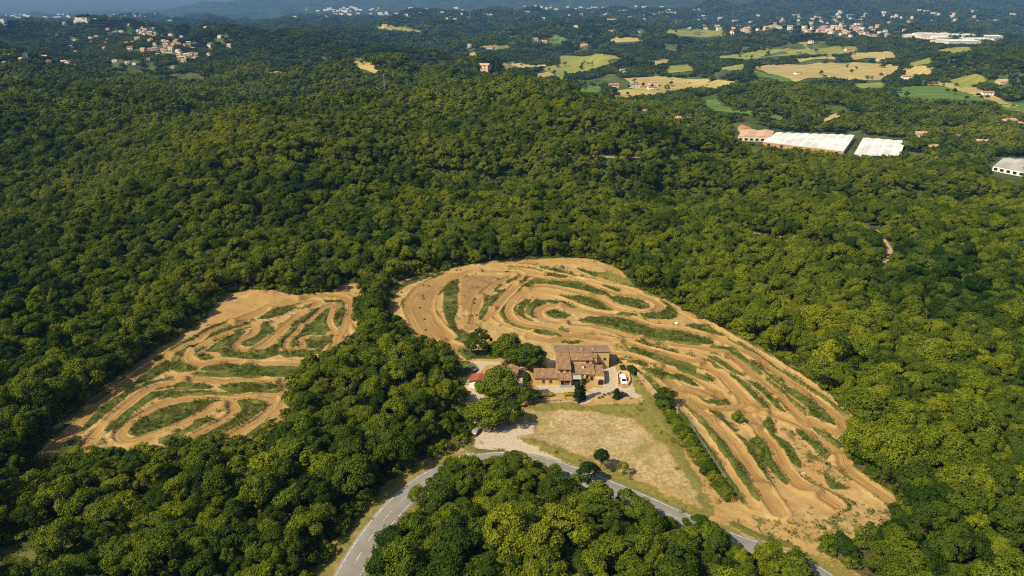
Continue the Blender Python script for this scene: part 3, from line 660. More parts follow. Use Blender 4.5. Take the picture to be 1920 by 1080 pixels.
# ------------------------------------------------------------------ trees
def leaf_quads(P, N, size, rg, droop=0.0):
    """small leaf-spray faces at P facing about N"""
    n = len(P); N = N / (np.linalg.norm(N, axis=1)[:, None] + 1e-9)
    t = np.cross(N, rg.normal(size=(n, 3))); t /= np.linalg.norm(t, axis=1)[:, None] + 1e-9
    b = np.cross(N, t); s = size * (.6 + .8 * rg.random(n))[:, None]; s2 = s * (.55 + .5 * rg.random(n))[:, None]
    bend = N * s * .25
    V = np.stack([P - t * s - bend, P - b * s2, P + t * s - bend, P + b * s2], 1).reshape(-1, 3)
    return V, np.arange(4 * n).reshape(n, 4)
def crown_mesh(name, seed, kind, nl, lq, ls):
    """a crown: lobes of leaf sprays spread through the crown's volume.  unit: metres for a tree about 10 m tall"""
    rg = np.random.default_rng(seed); Ps, Ns = [], []
    if kind == 'round': cz, rx, rz_, z0 = 5.7, 3.6, 4.1, 2.0
    elif kind == 'tall': cz, rx, rz_, z0 = 6.8, 2.7, 4.2, 2.4
    elif kind == 'pine': cz, rx, rz_, z0 = 7.6, 3.6, 2.3, 4.8
    elif kind == 'bush': cz, rx, rz_, z0 = 1.2, 1.5, 1.3, .1
    elif kind == 'cypress': cz, rx, rz_, z0 = 5.0, 1.05, 5.0, .4
    ax, ay = (1.0, 1.0) if kind in ('cypress', 'bush') else rg.uniform(.78, 1.18, 2); bias = rg.normal(size=2) * (.35 if kind in ('round', 'tall', 'pine') else 0)
    for k in range(nl):
        d = rg.normal(size=3); d[2] = abs(d[2]) * 1.1 - .42; d /= np.linalg.norm(d)
        q = .52 + .42 * rg.random() ** .6
        sq = (1.15 - .35 * abs(d[2]))
        c = np.array([d[0] * rx * q * sq * ax + bias[0] * d[2], d[1] * rx * q * sq * ay + bias[1] * d[2], cz + d[2] * rz_ * q])
        if kind == 'cypress':
            h = rg.random(); a = rg.random() * 6.28; rr = 1.05 * (1 - h) ** .6 * .65 + .05
            c = np.array([math.cos(a) * rr, math.sin(a) * rr, .6 + h * 9]); d = np.array([math.cos(a), math.sin(a), .5])
        r = {'round': 1.25, 'tall': 1.1, 'pine': 1.15, 'bush': .6, 'cypress': .55}[kind] * (.65 + .75 * rg.random())
        v = rg.normal(size=(lq, 3)); v[:, 2] += .25; v /= np.linalg.norm(v, axis=1)[:, None]
        v = v[(v @ d > -.45)]
        rad = r * (.72 + .38 * rg.random(len(v)))[:, None]
        P = c + v * rad * np.array([1, 1, .82]); N = v + .55 * rg.normal(size=v.shape) + .25 * d
        Ps.append(P); Ns.append(N)
    P = np.vstack(Ps); N = np.vstack(Ns); k = P[:, 2] > z0 * .6; P, N = P[k], N[k]
    V, F = leaf_quads(P, N, ls, rg)
    return V, F
def trunk_mesh(seed, kind):
    rg = random.Random(seed); b = MB()
    top = {'round': 7.0, 'tall': 8.0, 'pine': 8.2, 'bush': 1.2, 'cypress': 8.5}[kind]; r = .05 if kind == 'bush' else .19
    pts = [Vector((0, 0, -.4))]
    for k in range(1, 5): pts.append(Vector((rg.uniform(-.12, .12) * k, rg.uniform(-.12, .12) * k, top * k / 4)))
    for k in range(4): b.tube(pts[k], pts[k + 1], r * (1 - k * .2), r * (1 - (k + 1) * .2), 6)
    if kind not in ('bush', 'cypress'):
        for k in range(6):
            h = top * rg.uniform(.38, .85); a = rg.uniform(0, 6.28); q = rg.uniform(1.6, 2.7)
            p0 = pts[0].lerp(pts[-1], h / top); b.tube(p0, p0 + Vector((math.cos(a) * q, math.sin(a) * q, q * .7)), .08, .03, 5)
    return b
KINDS = ['round', 'round', 'tall', 'pine', 'round', 'tall', 'pine', 'round', 'tall']; NK = len(KINDS)
def proto_pair(seed, kind, nl, lq, ls, leaf='leaf'):
    V, F = crown_mesh('crown', seed, kind, nl, lq, ls)
    cm = mesh_np('crown', V, F, False, [M[leaf]])
    tb = trunk_mesh(seed, kind); tm = tb.mesh('trunk', M['bark'], True)
    return cm, tm, (V, F, tb)
NEAR = [proto_pair(100 + k, kd, 30, 300, .175) for k, kd in enumerate(KINDS)]
def joined(name, parts, leaf='leaf'):
    V, F, tb = parts; n = len(V)
    allV = np.vstack([V, np.array(tb.V)]); faces = F.tolist() + [[i + n for i in f] for f in tb.F]
    me = mesh_np(name, allV, faces, False, [M[leaf], M['bark']], [0] * len(F) + [1] * len(tb.F))
    return bpy.data.objects.new(name, me)
proto_col = {}
def proto_collection(name, objs):
    col = bpy.data.collections.new(name)
    for o in objs: col.objects.link(o)
    proto_col[name] = col; return col
# Collection Info sorts children by name
proto_collection('near_kinds', [joined('near_kind_%02d' % k, p[2]) for k, p in enumerate(NEAR)])
proto_collection('mid_kinds', [joined('mid_kind_%02d' % k, proto_pair(200 + k, kd, 22, 70, .42)[2]) for k, kd in enumerate(KINDS)])
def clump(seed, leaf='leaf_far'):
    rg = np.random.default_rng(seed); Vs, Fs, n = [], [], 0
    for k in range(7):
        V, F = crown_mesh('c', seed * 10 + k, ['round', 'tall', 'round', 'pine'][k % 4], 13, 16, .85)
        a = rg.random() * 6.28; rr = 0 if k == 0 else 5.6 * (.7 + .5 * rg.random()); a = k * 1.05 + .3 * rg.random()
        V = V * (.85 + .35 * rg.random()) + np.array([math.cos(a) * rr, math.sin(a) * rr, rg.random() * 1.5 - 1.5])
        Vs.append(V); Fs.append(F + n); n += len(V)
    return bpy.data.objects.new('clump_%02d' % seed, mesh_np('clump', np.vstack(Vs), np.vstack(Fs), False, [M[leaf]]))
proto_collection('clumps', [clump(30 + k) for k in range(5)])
proto_collection('tufts', [bpy.data.objects.new('tuft_%02d' % k, mesh_np('tuft', *crown_mesh('t', 60 + k, 'bush', 6, 16, .2), False, [M['leaf_rough']])) for k in range(4)])
proto_collection('bushes', [bpy.data.objects.new('bush_%02d' % k, mesh_np('bush', *crown_mesh('t', 70 + k, 'bush', 12, 60, .16), False, [M['leaf']])) for k in range(4)])

def scatter(name, pts, rot, scl, idx, col):
    """one 'stuff' object: instances of a kind on points"""
    me = bpy.data.meshes.new(name); me.vertices.add(len(pts)); me.vertices.foreach_set('co', np.asarray(pts, np.float32).ravel())
    a = me.attributes.new('rot', 'FLOAT_VECTOR', 'POINT'); a.data.foreach_set('vector', np.asarray(rot, np.float32).ravel())
    a = me.attributes.new('scl', 'FLOAT_VECTOR', 'POINT'); a.data.foreach_set('vector', np.asarray(scl, np.float32).ravel())
    a = me.attributes.new('idx', 'INT', 'POINT'); a.data.foreach_set('value', np.asarray(idx, np.int32))
    o = add(name, me); o['kind'] = 'stuff'
    g = bpy.data.node_groups.new(name, 'GeometryNodeTree')
    g.interface.new_socket('Geometry', in_out='INPUT', socket_type='NodeSocketGeometry'); g.interface.new_socket('Geometry', in_out='OUTPUT', socket_type='NodeSocketGeometry')
    gi = g.nodes.new('NodeGroupInput'); go = g.nodes.new('NodeGroupOutput')
    ci = g.nodes.new('GeometryNodeCollectionInfo'); ci.inputs['Collection'].default_value = col
    ci.inputs['Separate Children'].default_value = True; ci.inputs['Reset Children'].default_value = True
    iop = g.nodes.new('GeometryNodeInstanceOnPoints'); iop.inputs['Pick Instance'].default_value = True
    def na(nm, ty):
        q = g.nodes.new('GeometryNodeInputNamedAttribute'); q.data_type = ty; q.inputs['Name'].default_value = nm; return q.outputs['Attribute']
    L = g.links.new
    L(gi.outputs[0], iop.inputs['Points']); L(ci.outputs[0], iop.inputs['Instance']); L(na('idx', 'INT'), iop.inputs['Instance Index'])
    e2r = g.nodes.new('FunctionNodeEulerToRotation'); L(na('rot', 'FLOAT_VECTOR'), e2r.inputs[0]); L(e2r.outputs[0], iop.inputs['Rotation'])
    L(na('scl', 'FLOAT_VECTOR'), iop.inputs['Scale']); L(iop.outputs[0], go.inputs[0])
    md = o.modifiers.new('scatter', 'NODES'); md.node_group = g
    return o

# fields of the valley (photograph pixels) : kind, outline
FIELDS = [('tan', '655,114 680,116 716,131 702,139 672,129'), ('tan', '498,132 545,130 540,138 505,139'),
 ('green', '1010,128 1048,122 1045,106 1095,106 1142,121 1105,131 1062,140 1055,155 1040,140'), ('tan', '935,120 960,117 1008,126 950,131'),
 ('bright', '1080,168 1100,161 1132,163 1126,174 1085,176'), ('tan', '1165,148 1230,143 1340,147 1320,160 1250,172 1150,188 1150,171 1200,165'),
 ('green', '1240,60 1290,52 1362,62 1350,71 1290,71'), ('green', '1340,108 1420,96 1510,84 1612,89 1600,99 1480,105 1400,113'),
 ('tan', '1400,126 1470,121 1600,117 1672,121 1692,128 1650,151 1560,146 1490,156 1440,139'), ('tan', '1590,101 1672,97 1680,108 1600,113'),
 ('bright', '1670,171 1700,162 1760,162 1830,179 1872,193 1800,188 1690,183'), ('tan', '1684,159 1760,154 1832,165 1920,204 1925,214 1850,188 1762,161'),
 ('green', '1700,118 1746,111 1750,122 1710,127'), ('green', '1780,150 1830,139 1852,150 1800,166'),
 ('bright', '1300,187 1345,189 1370,204 1470,219 1465,227 1340,209'), ('tan', '1518,231 1570,212 1582,218 1545,234'),
 ('bright', '1872,190 1925,194 1925,212 1880,206'), ('green', '1245,125 1290,119 1302,133 1255,138'), ('bright', '1020,76 1040,66 1060,71 1055,84 1035,83'),
 ('tan', '865,103 896,97 890,107'), ('green', '700,49 760,51 800,60 770,60 710,55'), ('tan', '1140,75 1200,70 1210,76 1150,81'), ('green', '1345,128 1395,120 1400,130 1350,136'),
 ('green', '1420,92 1500,80 1560,80 1500,88'), ('bright', '1405,133 1440,141 1490,150 1470,156 1420,146'), ('tan', '1310,160 1345,150 1380,155 1340,168'), ('green', '1100,110 1150,104 1170,112 1130,117'), ('tan', '1215,118 1245,110 1262,116 1230,123'), ('green', '1750,95 1800,88 1840,92 1790,100'), ('tan', '1480,112 1560,106 1580,112 1500,117'), ('green', '1600,158 1650,155 1665,164 1610,168'), ('tan', '1000,140 1030,135 1040,142 1010,147'), ('tan', '1690,130 1750,128 1745,140 1700,142'), ('green', '905,88 950,84 960,90 910,95')]
def meadow(name, col, ang):
    t = NT(name); mp = t.n('Mapping'); t.l(t.pos(), mp.inputs['Vector']); mp.inputs['Rotation'].default_value = (0, 0, ang); mp.inputs['Scale'].default_value = (.012, .16, .01)
    f = t.noise(1.0, 3, .6, mp.outputs[0]); g = t.noise(.012, 4, .6, t.pos())
    c = t.mix(t.mrange(f, .35, .65), tuple(x * .68 for x in col), tuple(x * 1.12 for x in col))
    return t.done(t.mix(t.math('MULTIPLY', t.mrange(g, .5, .7), .6), c, (col[0] * .7, col[1] * .85, col[2] * .7)), .95, .1)
M['field_tan'] = meadow('dry_meadow', (.34, .265, .10), .5); M['field_green'] = meadow('pasture', (.195, .20, .042), 1.1); M['field_bright'] = meadow('green_meadow', (.085, .145, .022), -.4)
fpoly = []
WORKS_PX = [np.array(q, float) for q in ([(1368, 230), (1400, 229), (1455, 246), (1603, 251), (1702, 261), (1696, 297), (1590, 293), (1425, 272), (1372, 262)], [(1855, 295), (1930, 295), (1930, 342), (1848, 328)])]
for kd, s in FIELDS:
    p = np.array([list(map(float, w.split(','))) for w in s.split()]); fpoly.append(p)
# forest paths / small bare patches on the wooded slope
PATHS = [(3.2, '1378,430 1420,440 1480,448 1540,458 1585,464'), (3.0, '1592,372 1600,392 1618,410'), (5.0, '1630,428 1645,440 1660,462 1668,480 1660,500 1655,505'),
         (2.4, '1065,290 1110,294 1180,297 1270,298'), (2.2, '560,325 600,322'), (2.2, '700,160 712,172 722,180'), (2.0, '470,410 500,406')]
M['path'] = plain('bare_soil', (.38, .27, .14), .2, .3, .95, .1)

# houses, sheds and works seen beyond the woods: photograph pixel of the base, then size
rgh = np.random.default_rng(5)
def blob(n, cx, cy, sx, sy, seed):
    r_ = np.random.default_rng(seed); return [(cx + r_.normal() * sx, cy + r_.normal() * sy) for _ in range(n)]
VILLAGE = blob(26, 270, 62, 55, 9, 1) + blob(34, 300, 86, 55, 10, 2) + blob(22, 345, 106, 24, 7, 3) + blob(12, 190, 78, 30, 10, 4)
WEST = [(12, 110), (8, 120), (40, 119), (45, 105), (75, 122), (82, 108), (90, 121), (118, 118), (128, 121), (140, 124), (66, 117), (115, 107), (205, 112), (215, 115), (240, 119), (252, 120)]
TOWN = blob(70, 1560, 52, 42, 8, 6) + blob(30, 1400, 56, 42, 4, 7) + blob(18, 1640, 62, 25, 5, 8) + blob(26, 1700, 38, 110, 9, 9)
FARMS = [(722, 51), (880, 88), (918, 90), (960, 84), (1003, 77), (1020, 80), (1095, 86), (1150, 165), (1190, 164), (1222, 168), (905, 131), (1170, 137), (1225, 160), (1200, 62), (1145, 60),
         (1205, 216), (1265, 233), (1285, 228), (1495, 140), (1520, 68 + 12), (1650, 114), (1590, 94), (1700, 150), (1880, 155), (1720, 260), (1790, 262), (1745, 285), (1840, 275), (1905, 240), (1890, 235), (1850, 180), (1015, 130), (1060, 168), (1050, 160), (945, 60), (1080, 52)]
for a in (VILLAGE, WEST, TOWN, FARMS): a.sort(key=lambda q: q[1])
SPOT = {k: hit(np.array(v)) for k, v in (('village', VILLAGE), ('west', WEST), ('town', TOWN), ('farm', FARMS))}
BIG = hit(np.array([(1435, 280), (1520, 285), (1605, 290), (1650, 294), (1690, 292), (1385, 262), (1420, 262), (1560, 285), (1890, 320), (1920, 325), (1480, 283)], float))
allspots = np.vstack([s for s in SPOT.values()])

def tree_field(y0, y1, step, jitter, umax, seed):
    rg = np.random.default_rng(seed); xm = umax * y1 + 40
    nxg = int(2 * xm / step); nyg = int((y1 - y0) / step)
    X, Y = np.meshgrid(-xm + np.arange(nxg) * step, y0 + np.arange(nyg) * step, indexing='ij')
    X = X + (np.arange(nyg) % 2)[None] * step / 2
    X = X + rg.uniform(-jitter, jitter, X.shape) * step; Y = Y + rg.uniform(-jitter, jitter, Y.shape) * step
    X, Y = X.ravel(), Y.ravel(); k = np.abs(X) < umax * Y + 30
    return X[k], Y[k], rg
CLP = [pix(s) for s in CLEAR]
hedge_px = pix(HEDGE)
def keep(X, Y, Z, h, near, off_h=.8):
    bx, by = project(np.stack([X, Y, Z], -1)); tx, ty = project(np.stack([X, Y, Z + h * off_h], -1))
    k = np.ones(len(X), bool)
    if near:
        for p in CLP:
            ny_, nx_ = Y < 330, X < 0
            k &= ~inside(bx, by, p) & ~inside(tx, ty, p) & ~inside(tx - 11, ty + 8, p) & ~inside(tx + 11, ty + 8, p)
        rd = np.sqrt(np.concatenate([seg_dist(np.stack([X[i:i + 4000], Y[i:i + 4000]], 1), ROAD[:-1], ROAD[1:])[0].min(1) for i in range(0, len(X), 4000)])) if len(X) else np.zeros(0)
        inner = inside(bx, by, np.array([(640, 1400), (690, 1100), (760, 960), (850, 885), (1000, 868), (1130, 905), (1290, 975), (1490, 1060), (1600, 1400)], float))
        k &= rd > np.where(inner, np.where(bx > 1180, 4.0, 5.0), 6.2)
        # the outer verge of the road stays open: trees keep back by their own crown
        outer = inside(bx, by - 0, np.array([(300, 1400), (560, 1130), (700, 950), (880, 840), (700, 700), (300, 700)], float))
        k &= ~((rd < 9.0) & ~inner & (noise2(X, Y, 7, 9) > .45)) & ~(outer & (rd < 11.0))
    else:
        for p in fpoly: k &= ~inside(bx, by, p) & ~inside(tx, ty, p)
    if len(Y) and Y.min() < 1400:
        for p in WORKS_PX: k &= ~inside(tx, ty, p) & ~(inside(bx, by, p) & (Y > 800))
    for w, s in PATHS:
        p = np.array([list(map(float, q.split(','))) for q in s.split()]); g = hit(p)[:, :2]
        if near or Y.max() < 1600:
            mx, my = project(np.stack([X, Y, Z + h * .55], -1))
            k &= seg_dist(np.stack([mx, my], 1), p[:-1], p[1:])[0].min(1) > (w * 1.9 * (.35 + 1.3 * noise2(X, Y, 13, 44))) ** 2
        if len(g) > 1: k &= seg_dist(np.stack([X, Y], 1), g[:-1], g[1:])[0].min(1) > (w * .5 + 2.6 * noise2(X, Y, 11, 45)) ** 2 if near or Y.max() < 1600 else True
    return k, bx, by
def spots_clear(X, Y, S_, rad, front):
    """trees keep away from a house and from the ground just in front of it"""
    k = np.ones(len(X), bool)
    for s in S_:
        d = -s[:2] / np.linalg.norm(s[:2]); c = s[:2] + d * front * .5
        m = np.abs(X - c[0]) < rad * 3 + front
        if not m.any(): continue
        dx = X[m] - c[0]; dy = Y[m] - c[1]; al = dx * d[0] + dy * d[1]; ac = dx * -d[1] + dy * d[0]
        k[np.where(m)[0]] &= ~((np.abs(al) < front * .5 + rad) & (np.abs(ac) < rad))
    return k
def sz(n, rg, a, b): return a + (b - a) * rg.random(n)

TREES = []      # near woods : x, y, z, s, sz, rot, kind
X, Y, rg = tree_field(100, 720, 4.6, .42, 1.0, 21)
Z = ground_height(X, Y); s = np.clip(np.exp(rg.normal(-.16, .25, len(X))), .45, 1.4) * (.85 + .3 * noise2(X, Y, 40, 4)); hz = s ** .7 * sz(len(X), rg, .78, 1.22)
k, bx, by = keep(X, Y, Z, 10.2 * hz, True, 1.0)
k &= (bx > -420) & (bx < 2340) & (by < 1420)
k &= ~((noise2(X, Y, 14, 31) > .86) & (Y > 300))
for i in np.where(k)[0]: TREES.append((X[i], Y[i], Z[i], s[i], hz[i], rg.random() * 6.28, int(rg.integers(0, NK)), bx[i], by[i]))
sm = ~k & (Y < 335) & (bx > -100) & (bx < 2020) & (by < 1200)
X2, Y2, Z2, s2, h2 = X[sm], Y[sm], Z[sm], s[sm] * .66, hz[sm] * .48
k2, bx2, by2 = keep(X2, Y2, Z2, 10.2 * h2, True, 1.0)
for i in np.where(k2)[0]: TREES.append((X2[i], Y2[i], Z2[i], s2[i], h2[i], rg.random() * 6.28, int(rg.integers(0, NK)), bx2[i], by2[i]))
TR = np.array(TREES)
size_px = TR[:, 3] * 7 / np.hypot(TR[:, 1], CAM_H); vis = (TR[:, 7] > -20) & (TR[:, 7] < 1940) & (TR[:, 8] < 1150)
order = np.argsort(-(size_px * vis)); N_IND = 200
ind = order[:N_IND]; rest = np.setdiff1d(np.arange(len(TR)), ind)
def forest_part(name, A, col, nk):
    scatter(name, A[:, :3] - np.array([0, 0, .15]), np.column_stack([rng.normal(size=len(A)) * .07, rng.normal(size=len(A)) * .07, A[:, 5]]), A[:, [3, 3, 4]] * np.column_stack([rng.uniform(.85, 1.2, len(A)), rng.uniform(.85, 1.2, len(A)), np.ones(len(A))]), A[:, 6] % nk, col)
forest_part('forest', TR[rest], proto_col['near_kinds'], NK)
road_ctr = ROADC
def region_of(x, y, bx, by):
    d = np.hypot(ROADC[:, 0] - x, ROADC[:, 1] - y); k = int(d.argmin()); t = ROADC[min(k + 1, n - 1)] - ROADC[max(k - 1, 0)]; v = np.array([x, y]) - ROADC[k]
    inside_bend = t[0] * v[1] - t[1] * v[0] < 0
    if inside_bend and bx < 1500: return ('leafy green tree in the wood enclosed by the bend of the asphalt road', 'trees inside the road bend')
    if bx > 1400: return ('leafy green tree in the forest beside the lower end of the larger circuit', 'trees below the larger circuit')
    if bx > 480 and by > 600: return ('leafy green tree in the wood between the asphalt road and the farmyard', 'trees between road and circuits')
    return ('leafy green tree in the wood just below the smaller dirt circuit', 'trees below the smaller circuit')
def place_tree(name, label, group, x, y, z, s, hz, rot, pair, cat='tree'):
    e = bpy.data.objects.new(name, None); e.empty_display_size = .5; C.objects.link(e)
    e.location = (x, y, z - .1); e.rotation_euler = (0, 0, rot); e.scale = (s, s, hz)
    tag(e, label, cat, group)
    add('trunk', pair[1], e); add('crown', pair[0], e)
    return e
for i in ind:
    t = TR[i]; lab, grp = region_of(t[0], t[1], t[7], t[8]); lab = lab.replace('leafy green', ('big ' if t[3] > 1.25 else 'small ' if t[3] < .75 else '') + {'round': 'round crowned', 'tall': 'tall slender', 'pine': 'flat topped'}[KINDS[int(t[6])]])
    place_tree('forest_tree', lab, grp, t[0], t[1], t[2], t[3], t[4], t[5], NEAR[int(t[6])])

# wooded slopes further off
X, Y, rg = tree_field(720, 1500, 7.0, .36, .90, 22); Z = height(X, Y)
s = 1.15 * np.clip(np.exp(rg.normal(0, .2, len(X))), .6, 1.5); hz = s ** .8 * sz(len(X), rg, .75, 1.15)
k, bx, by = keep(X, Y, Z, 10 * hz, False); k &= (bx > -220) & (bx < 2140)
k &= spots_clear(X, Y, allspots, 9, 14) & spots_clear(X, Y, BIG, 26, 40)
valley = (Z < -28) & (Y > 850) & (noise2(X, Y, 45, 15) > .74)
k &= ~valley
A = np.column_stack([X, Y, Z, s, hz, rg.random(len(X)) * 6.28, rg.integers(0, NK, len(X))])[k]
forest_part('wooded_slope', A, proto_col['mid_kinds'], NK)
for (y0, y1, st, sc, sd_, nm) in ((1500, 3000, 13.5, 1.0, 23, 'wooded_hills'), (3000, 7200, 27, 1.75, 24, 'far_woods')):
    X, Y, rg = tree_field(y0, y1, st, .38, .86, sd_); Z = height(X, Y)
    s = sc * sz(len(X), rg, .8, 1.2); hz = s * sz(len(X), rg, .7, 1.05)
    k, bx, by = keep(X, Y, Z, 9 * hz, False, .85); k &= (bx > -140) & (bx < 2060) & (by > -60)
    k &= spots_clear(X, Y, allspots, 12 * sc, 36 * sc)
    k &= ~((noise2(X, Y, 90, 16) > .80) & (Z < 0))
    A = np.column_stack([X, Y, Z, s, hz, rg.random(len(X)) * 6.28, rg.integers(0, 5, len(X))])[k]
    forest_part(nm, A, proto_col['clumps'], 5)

# rough growth on the islands of the circuit, and undergrowth at the wood's edge
rg = np.random.default_rng(40)
n_t = 120000
X = rg.uniform(GX0 + 2, GX1 - 2, n_t); Y = rg.uniform(GY0 + 2, GY1 - 2, n_t)
i = ((X - GX0) / GS).astype(int); j = ((Y - GY0) / GS).astype(int)
gv = grass[i, j]; dv = dry[i, j]; tk = lane[i, j]
pr = (gv > .55) * (1 - .93 * (dv > .4)) * .8 + ((gv > .2) & (gv < .6) & (dv < .3)) * .22 + (clear[i, j] & (tk < .1) & (paved[i, j] < .1) & (field[i, j] < .3)) * .02
pr *= (noise2(X, Y, 6, 21) > .33) * (woods[i, j] < .4) * (tk < .25)
k = rg.random(n_t) < pr
s = .20 + .45 * rg.random(k.sum()) ** 2 + .2 * (noise2(X[k], Y[k], 8, 22) > .6) * rg.random(k.sum())
scatter('rough_grass', np.column_stack([X[k], Y[k], Zg[i, j][k] - .08]), np.column_stack([0 * s, 0 * s, rg.random(len(s)) * 6.28]), np.column_stack([s, s, s * (.45 + .35 * rg.random(len(s)))]), rg.integers(0, 4, len(s)), proto_col['tufts'])
n_u = 26000
X = rg.uniform(GX0 + 2, GX1 - 2, n_u); Y = rg.uniform(GY0 + 2, GY1 - 2, n_u); i = ((X - GX0) / GS).astype(int); j = ((Y - GY0) / GS).astype(int)
k = (woods[i, j] > .35) & (rdist[i, j] > 7) & (paved[i, j] < .1) & (rg.random(n_u) < .18 + .7 * (woods[i, j] < .97))
s = .6 + .9 * rg.random(k.sum())
scatter('undergrowth', np.column_stack([X[k], Y[k], Zg[i, j][k] - .1]), np.column_stack([0 * s, 0 * s, rg.random(len(s)) * 6.28]), np.column_stack([s, s, s * (.7 + .4 * rg.random(len(s)))]), rg.integers(0, 4, len(s)), proto_col['bushes'])

# fields and paths as thin sheets on the hills
def draped(name, poly, mat, off, m=14):
    x0, y0 = poly.min(0); x1, y1 = poly.max(0)
    import bmesh
    g = hit(poly)[:, :2]
    bm = bmesh.new(); f = bm.faces.new([bm.verts.new((a, b, 0)) for a, b in g])
    bmesh.ops.triangulate(bm, faces=[f])
    for _ in range(4):
        bmesh.ops.subdivide_edges(bm, edges=[e for e in bm.edges if e.calc_length() > 25], cuts=1, use_grid_fill=True)
        bmesh.ops.triangulate(bm, faces=[f for f in bm.faces if len(f.verts) > 3])
    co = np.array([v.co[:] for v in bm.verts]); z = height(co[:, 0], co[:, 1]) + off
    for v, q in zip(bm.verts, z): v.co.z = q
    bmesh.ops.recalc_face_normals(bm, faces=bm.faces)
    me = bpy.data.meshes.new(name); bm.to_mesh(me); bm.free(); me.materials.append(mat)
    me.polygons.foreach_set('use_smooth', np.ones(len(me.polygons), bool))
    return structure(add(name, me))
for (kd, s), p in zip(FIELDS, fpoly): draped('field', p, M['field_' + kd], 1.2)
for w, s in PATHS:
    p = np.array([list(map(float, q.split(','))) for q in s.split()]); g = hit(p)[:, :2]; c = catmull(g, 10)
    l = offset_line(c, w / 2); r = offset_line(c, -w / 2)
    V = np.concatenate([np.column_stack([q, height(q[:, 0], q[:, 1]) + .5]) for q in (l, r)]); i = np.arange(len(c) - 1)
    structure(add('forest_path', mesh_np('forest_path', V, np.stack([i, i + 1, len(c) + i + 1, len(c) + i], 1)[:, ::-1], True, [M['path']])))

# single trees standing in and along the fields of the valley
rr = random.Random(31)
FIELD_TREE = [joined('field_tree_kind', proto_pair(400 + k, kd, 22, 70, .42)[2]).data for k, kd in enumerate(['round', 'round', 'tall'])]
fpts = []
for p in fpoly:
    area = (p[:, 0].max() - p[:, 0].min()) * (p[:, 1].max() - p[:, 1].min())
    for q in range(1 + int(area / 900)):
        a = rr.randrange(len(p)); b_ = (a + 1) % len(p); t_ = rr.random(); c_ = p.mean(0); e_ = p[a] * (1 - t_) + p[b_] * t_
        f_ = rr.choice([.05, .1, .25, .6]); fpts.append(e_ * (1 - f_) + c_ * f_)
fpts += [np.array(q, float) for q in ((1621, 140), (1612, 141), (1568, 128), (1572, 130), (1650, 120), (1302, 166), (1296, 160), (1240, 168), (1088, 128), (1070, 131), (1120, 126))]
fpts = fpts[:66]; fpos = hit(np.array(fpts))
for k, p in enumerate(fpos):
    s_ = rr.uniform(.8, 1.5) * (1.25 if p[1] > 1700 else 1)
    o = add('field_tree', FIELD_TREE[k % 3], None, (p[0], p[1], p[2] - .3), rr.random() * 6); o.scale = (s_, s_, s_ * rr.uniform(.8, 1.05))
    tag(o, ('small' if s_ < 1.1 else 'large') + (' round' if k % 3 < 2 else ' slender') + ' tree standing by itself on an open field of the valley', 'tree', 'single trees on the valley fields')

# ------------------------------------------------------------------ farm
def tiled(name, cols, bumpy=True):
    t = NT(name); v = t.n('TexCoord').outputs['Object']
    vo = t.n('TexVoronoi'); vo.inputs['Scale'].default_value = 3.2; t.l(v, vo.inputs['Vector'])
    sep = t.n('SeparateColor'); t.l(vo.outputs['Color'], sep.inputs[0])
    c = t.ramp(sep.outputs[0], [(0, cols[0]), (.5, cols[1]), (1, cols[2])])
    f = t.noise(.5, 4, .65, v); c = t.mix(t.mrange(f, .5, .72), c, cols[3])
    return t.done(c, .9, .15)
M['tile'] = tiled('clay_tiles', [(.15, .085, .047), (.24, .142, .078), (.32, .205, .115), (.18, .125, .08)])
M['tile_old'] = tiled('weathered_tiles', [(.13, .085, .06), (.21, .135, .095), (.28, .195, .135), (.15, .12, .09)])
M['tile_red'] = tiled('red_tiles', [(.17, .045, .03), (.21, .06, .04), (.24, .075, .05), (.15, .055, .04)])
def stone(name, a, b, c, sc):
    t = NT(name); v = t.n('TexCoord').outputs['Object']
    vo = t.n('TexVoronoi'); vo.inputs['Scale'].default_value = sc; t.l(v, vo.inputs['Vector'])
    sep = t.n('SeparateColor'); t.l(vo.outputs['Color'], sep.inputs[0])
    col = t.mix(t.math('MULTIPLY', sep.outputs[0], .6), a, b); f = t.noise(.45, 5, .65, v)
    col = t.mix(t.mrange(f, .45, .75), col, c); t.bump(vo.outputs['Distance'], .05, .6)
    return t.done(col, .92, .15)
M['ochre'] = stone('ochre_stone', (.50, .345, .15), (.58, .42, .20), (.42, .28, .12), 2.2)
M['rubble'] = stone('rubble_wall', (.31, .225, .135), (.41, .32, .205), (.22, .16, .095), 1.6)
M['terrace'] = stone('terrace_paving', (.17, .155, .135), (.23, .21, .18), (.14, .13, .11), 1.2)
M['glass'] = NT('window_glass').done((.012, .015, .02), .12, .6)
M['dark'] = plain('dark_opening', (.02, .018, .016), .1, 1)
M['wood'] = plain('brown_wood', (.14, .075, .035), .2, 2)
M['metal'] = plain('grey_metal', (.34, .34, .35), .12, 1, .5, .4)
M['white'] = plain('white_paint', (.72, .71, .68), .1, .6)
M['rubber'] = plain('black_rubber', (.02, .02, .02), .1, 3)
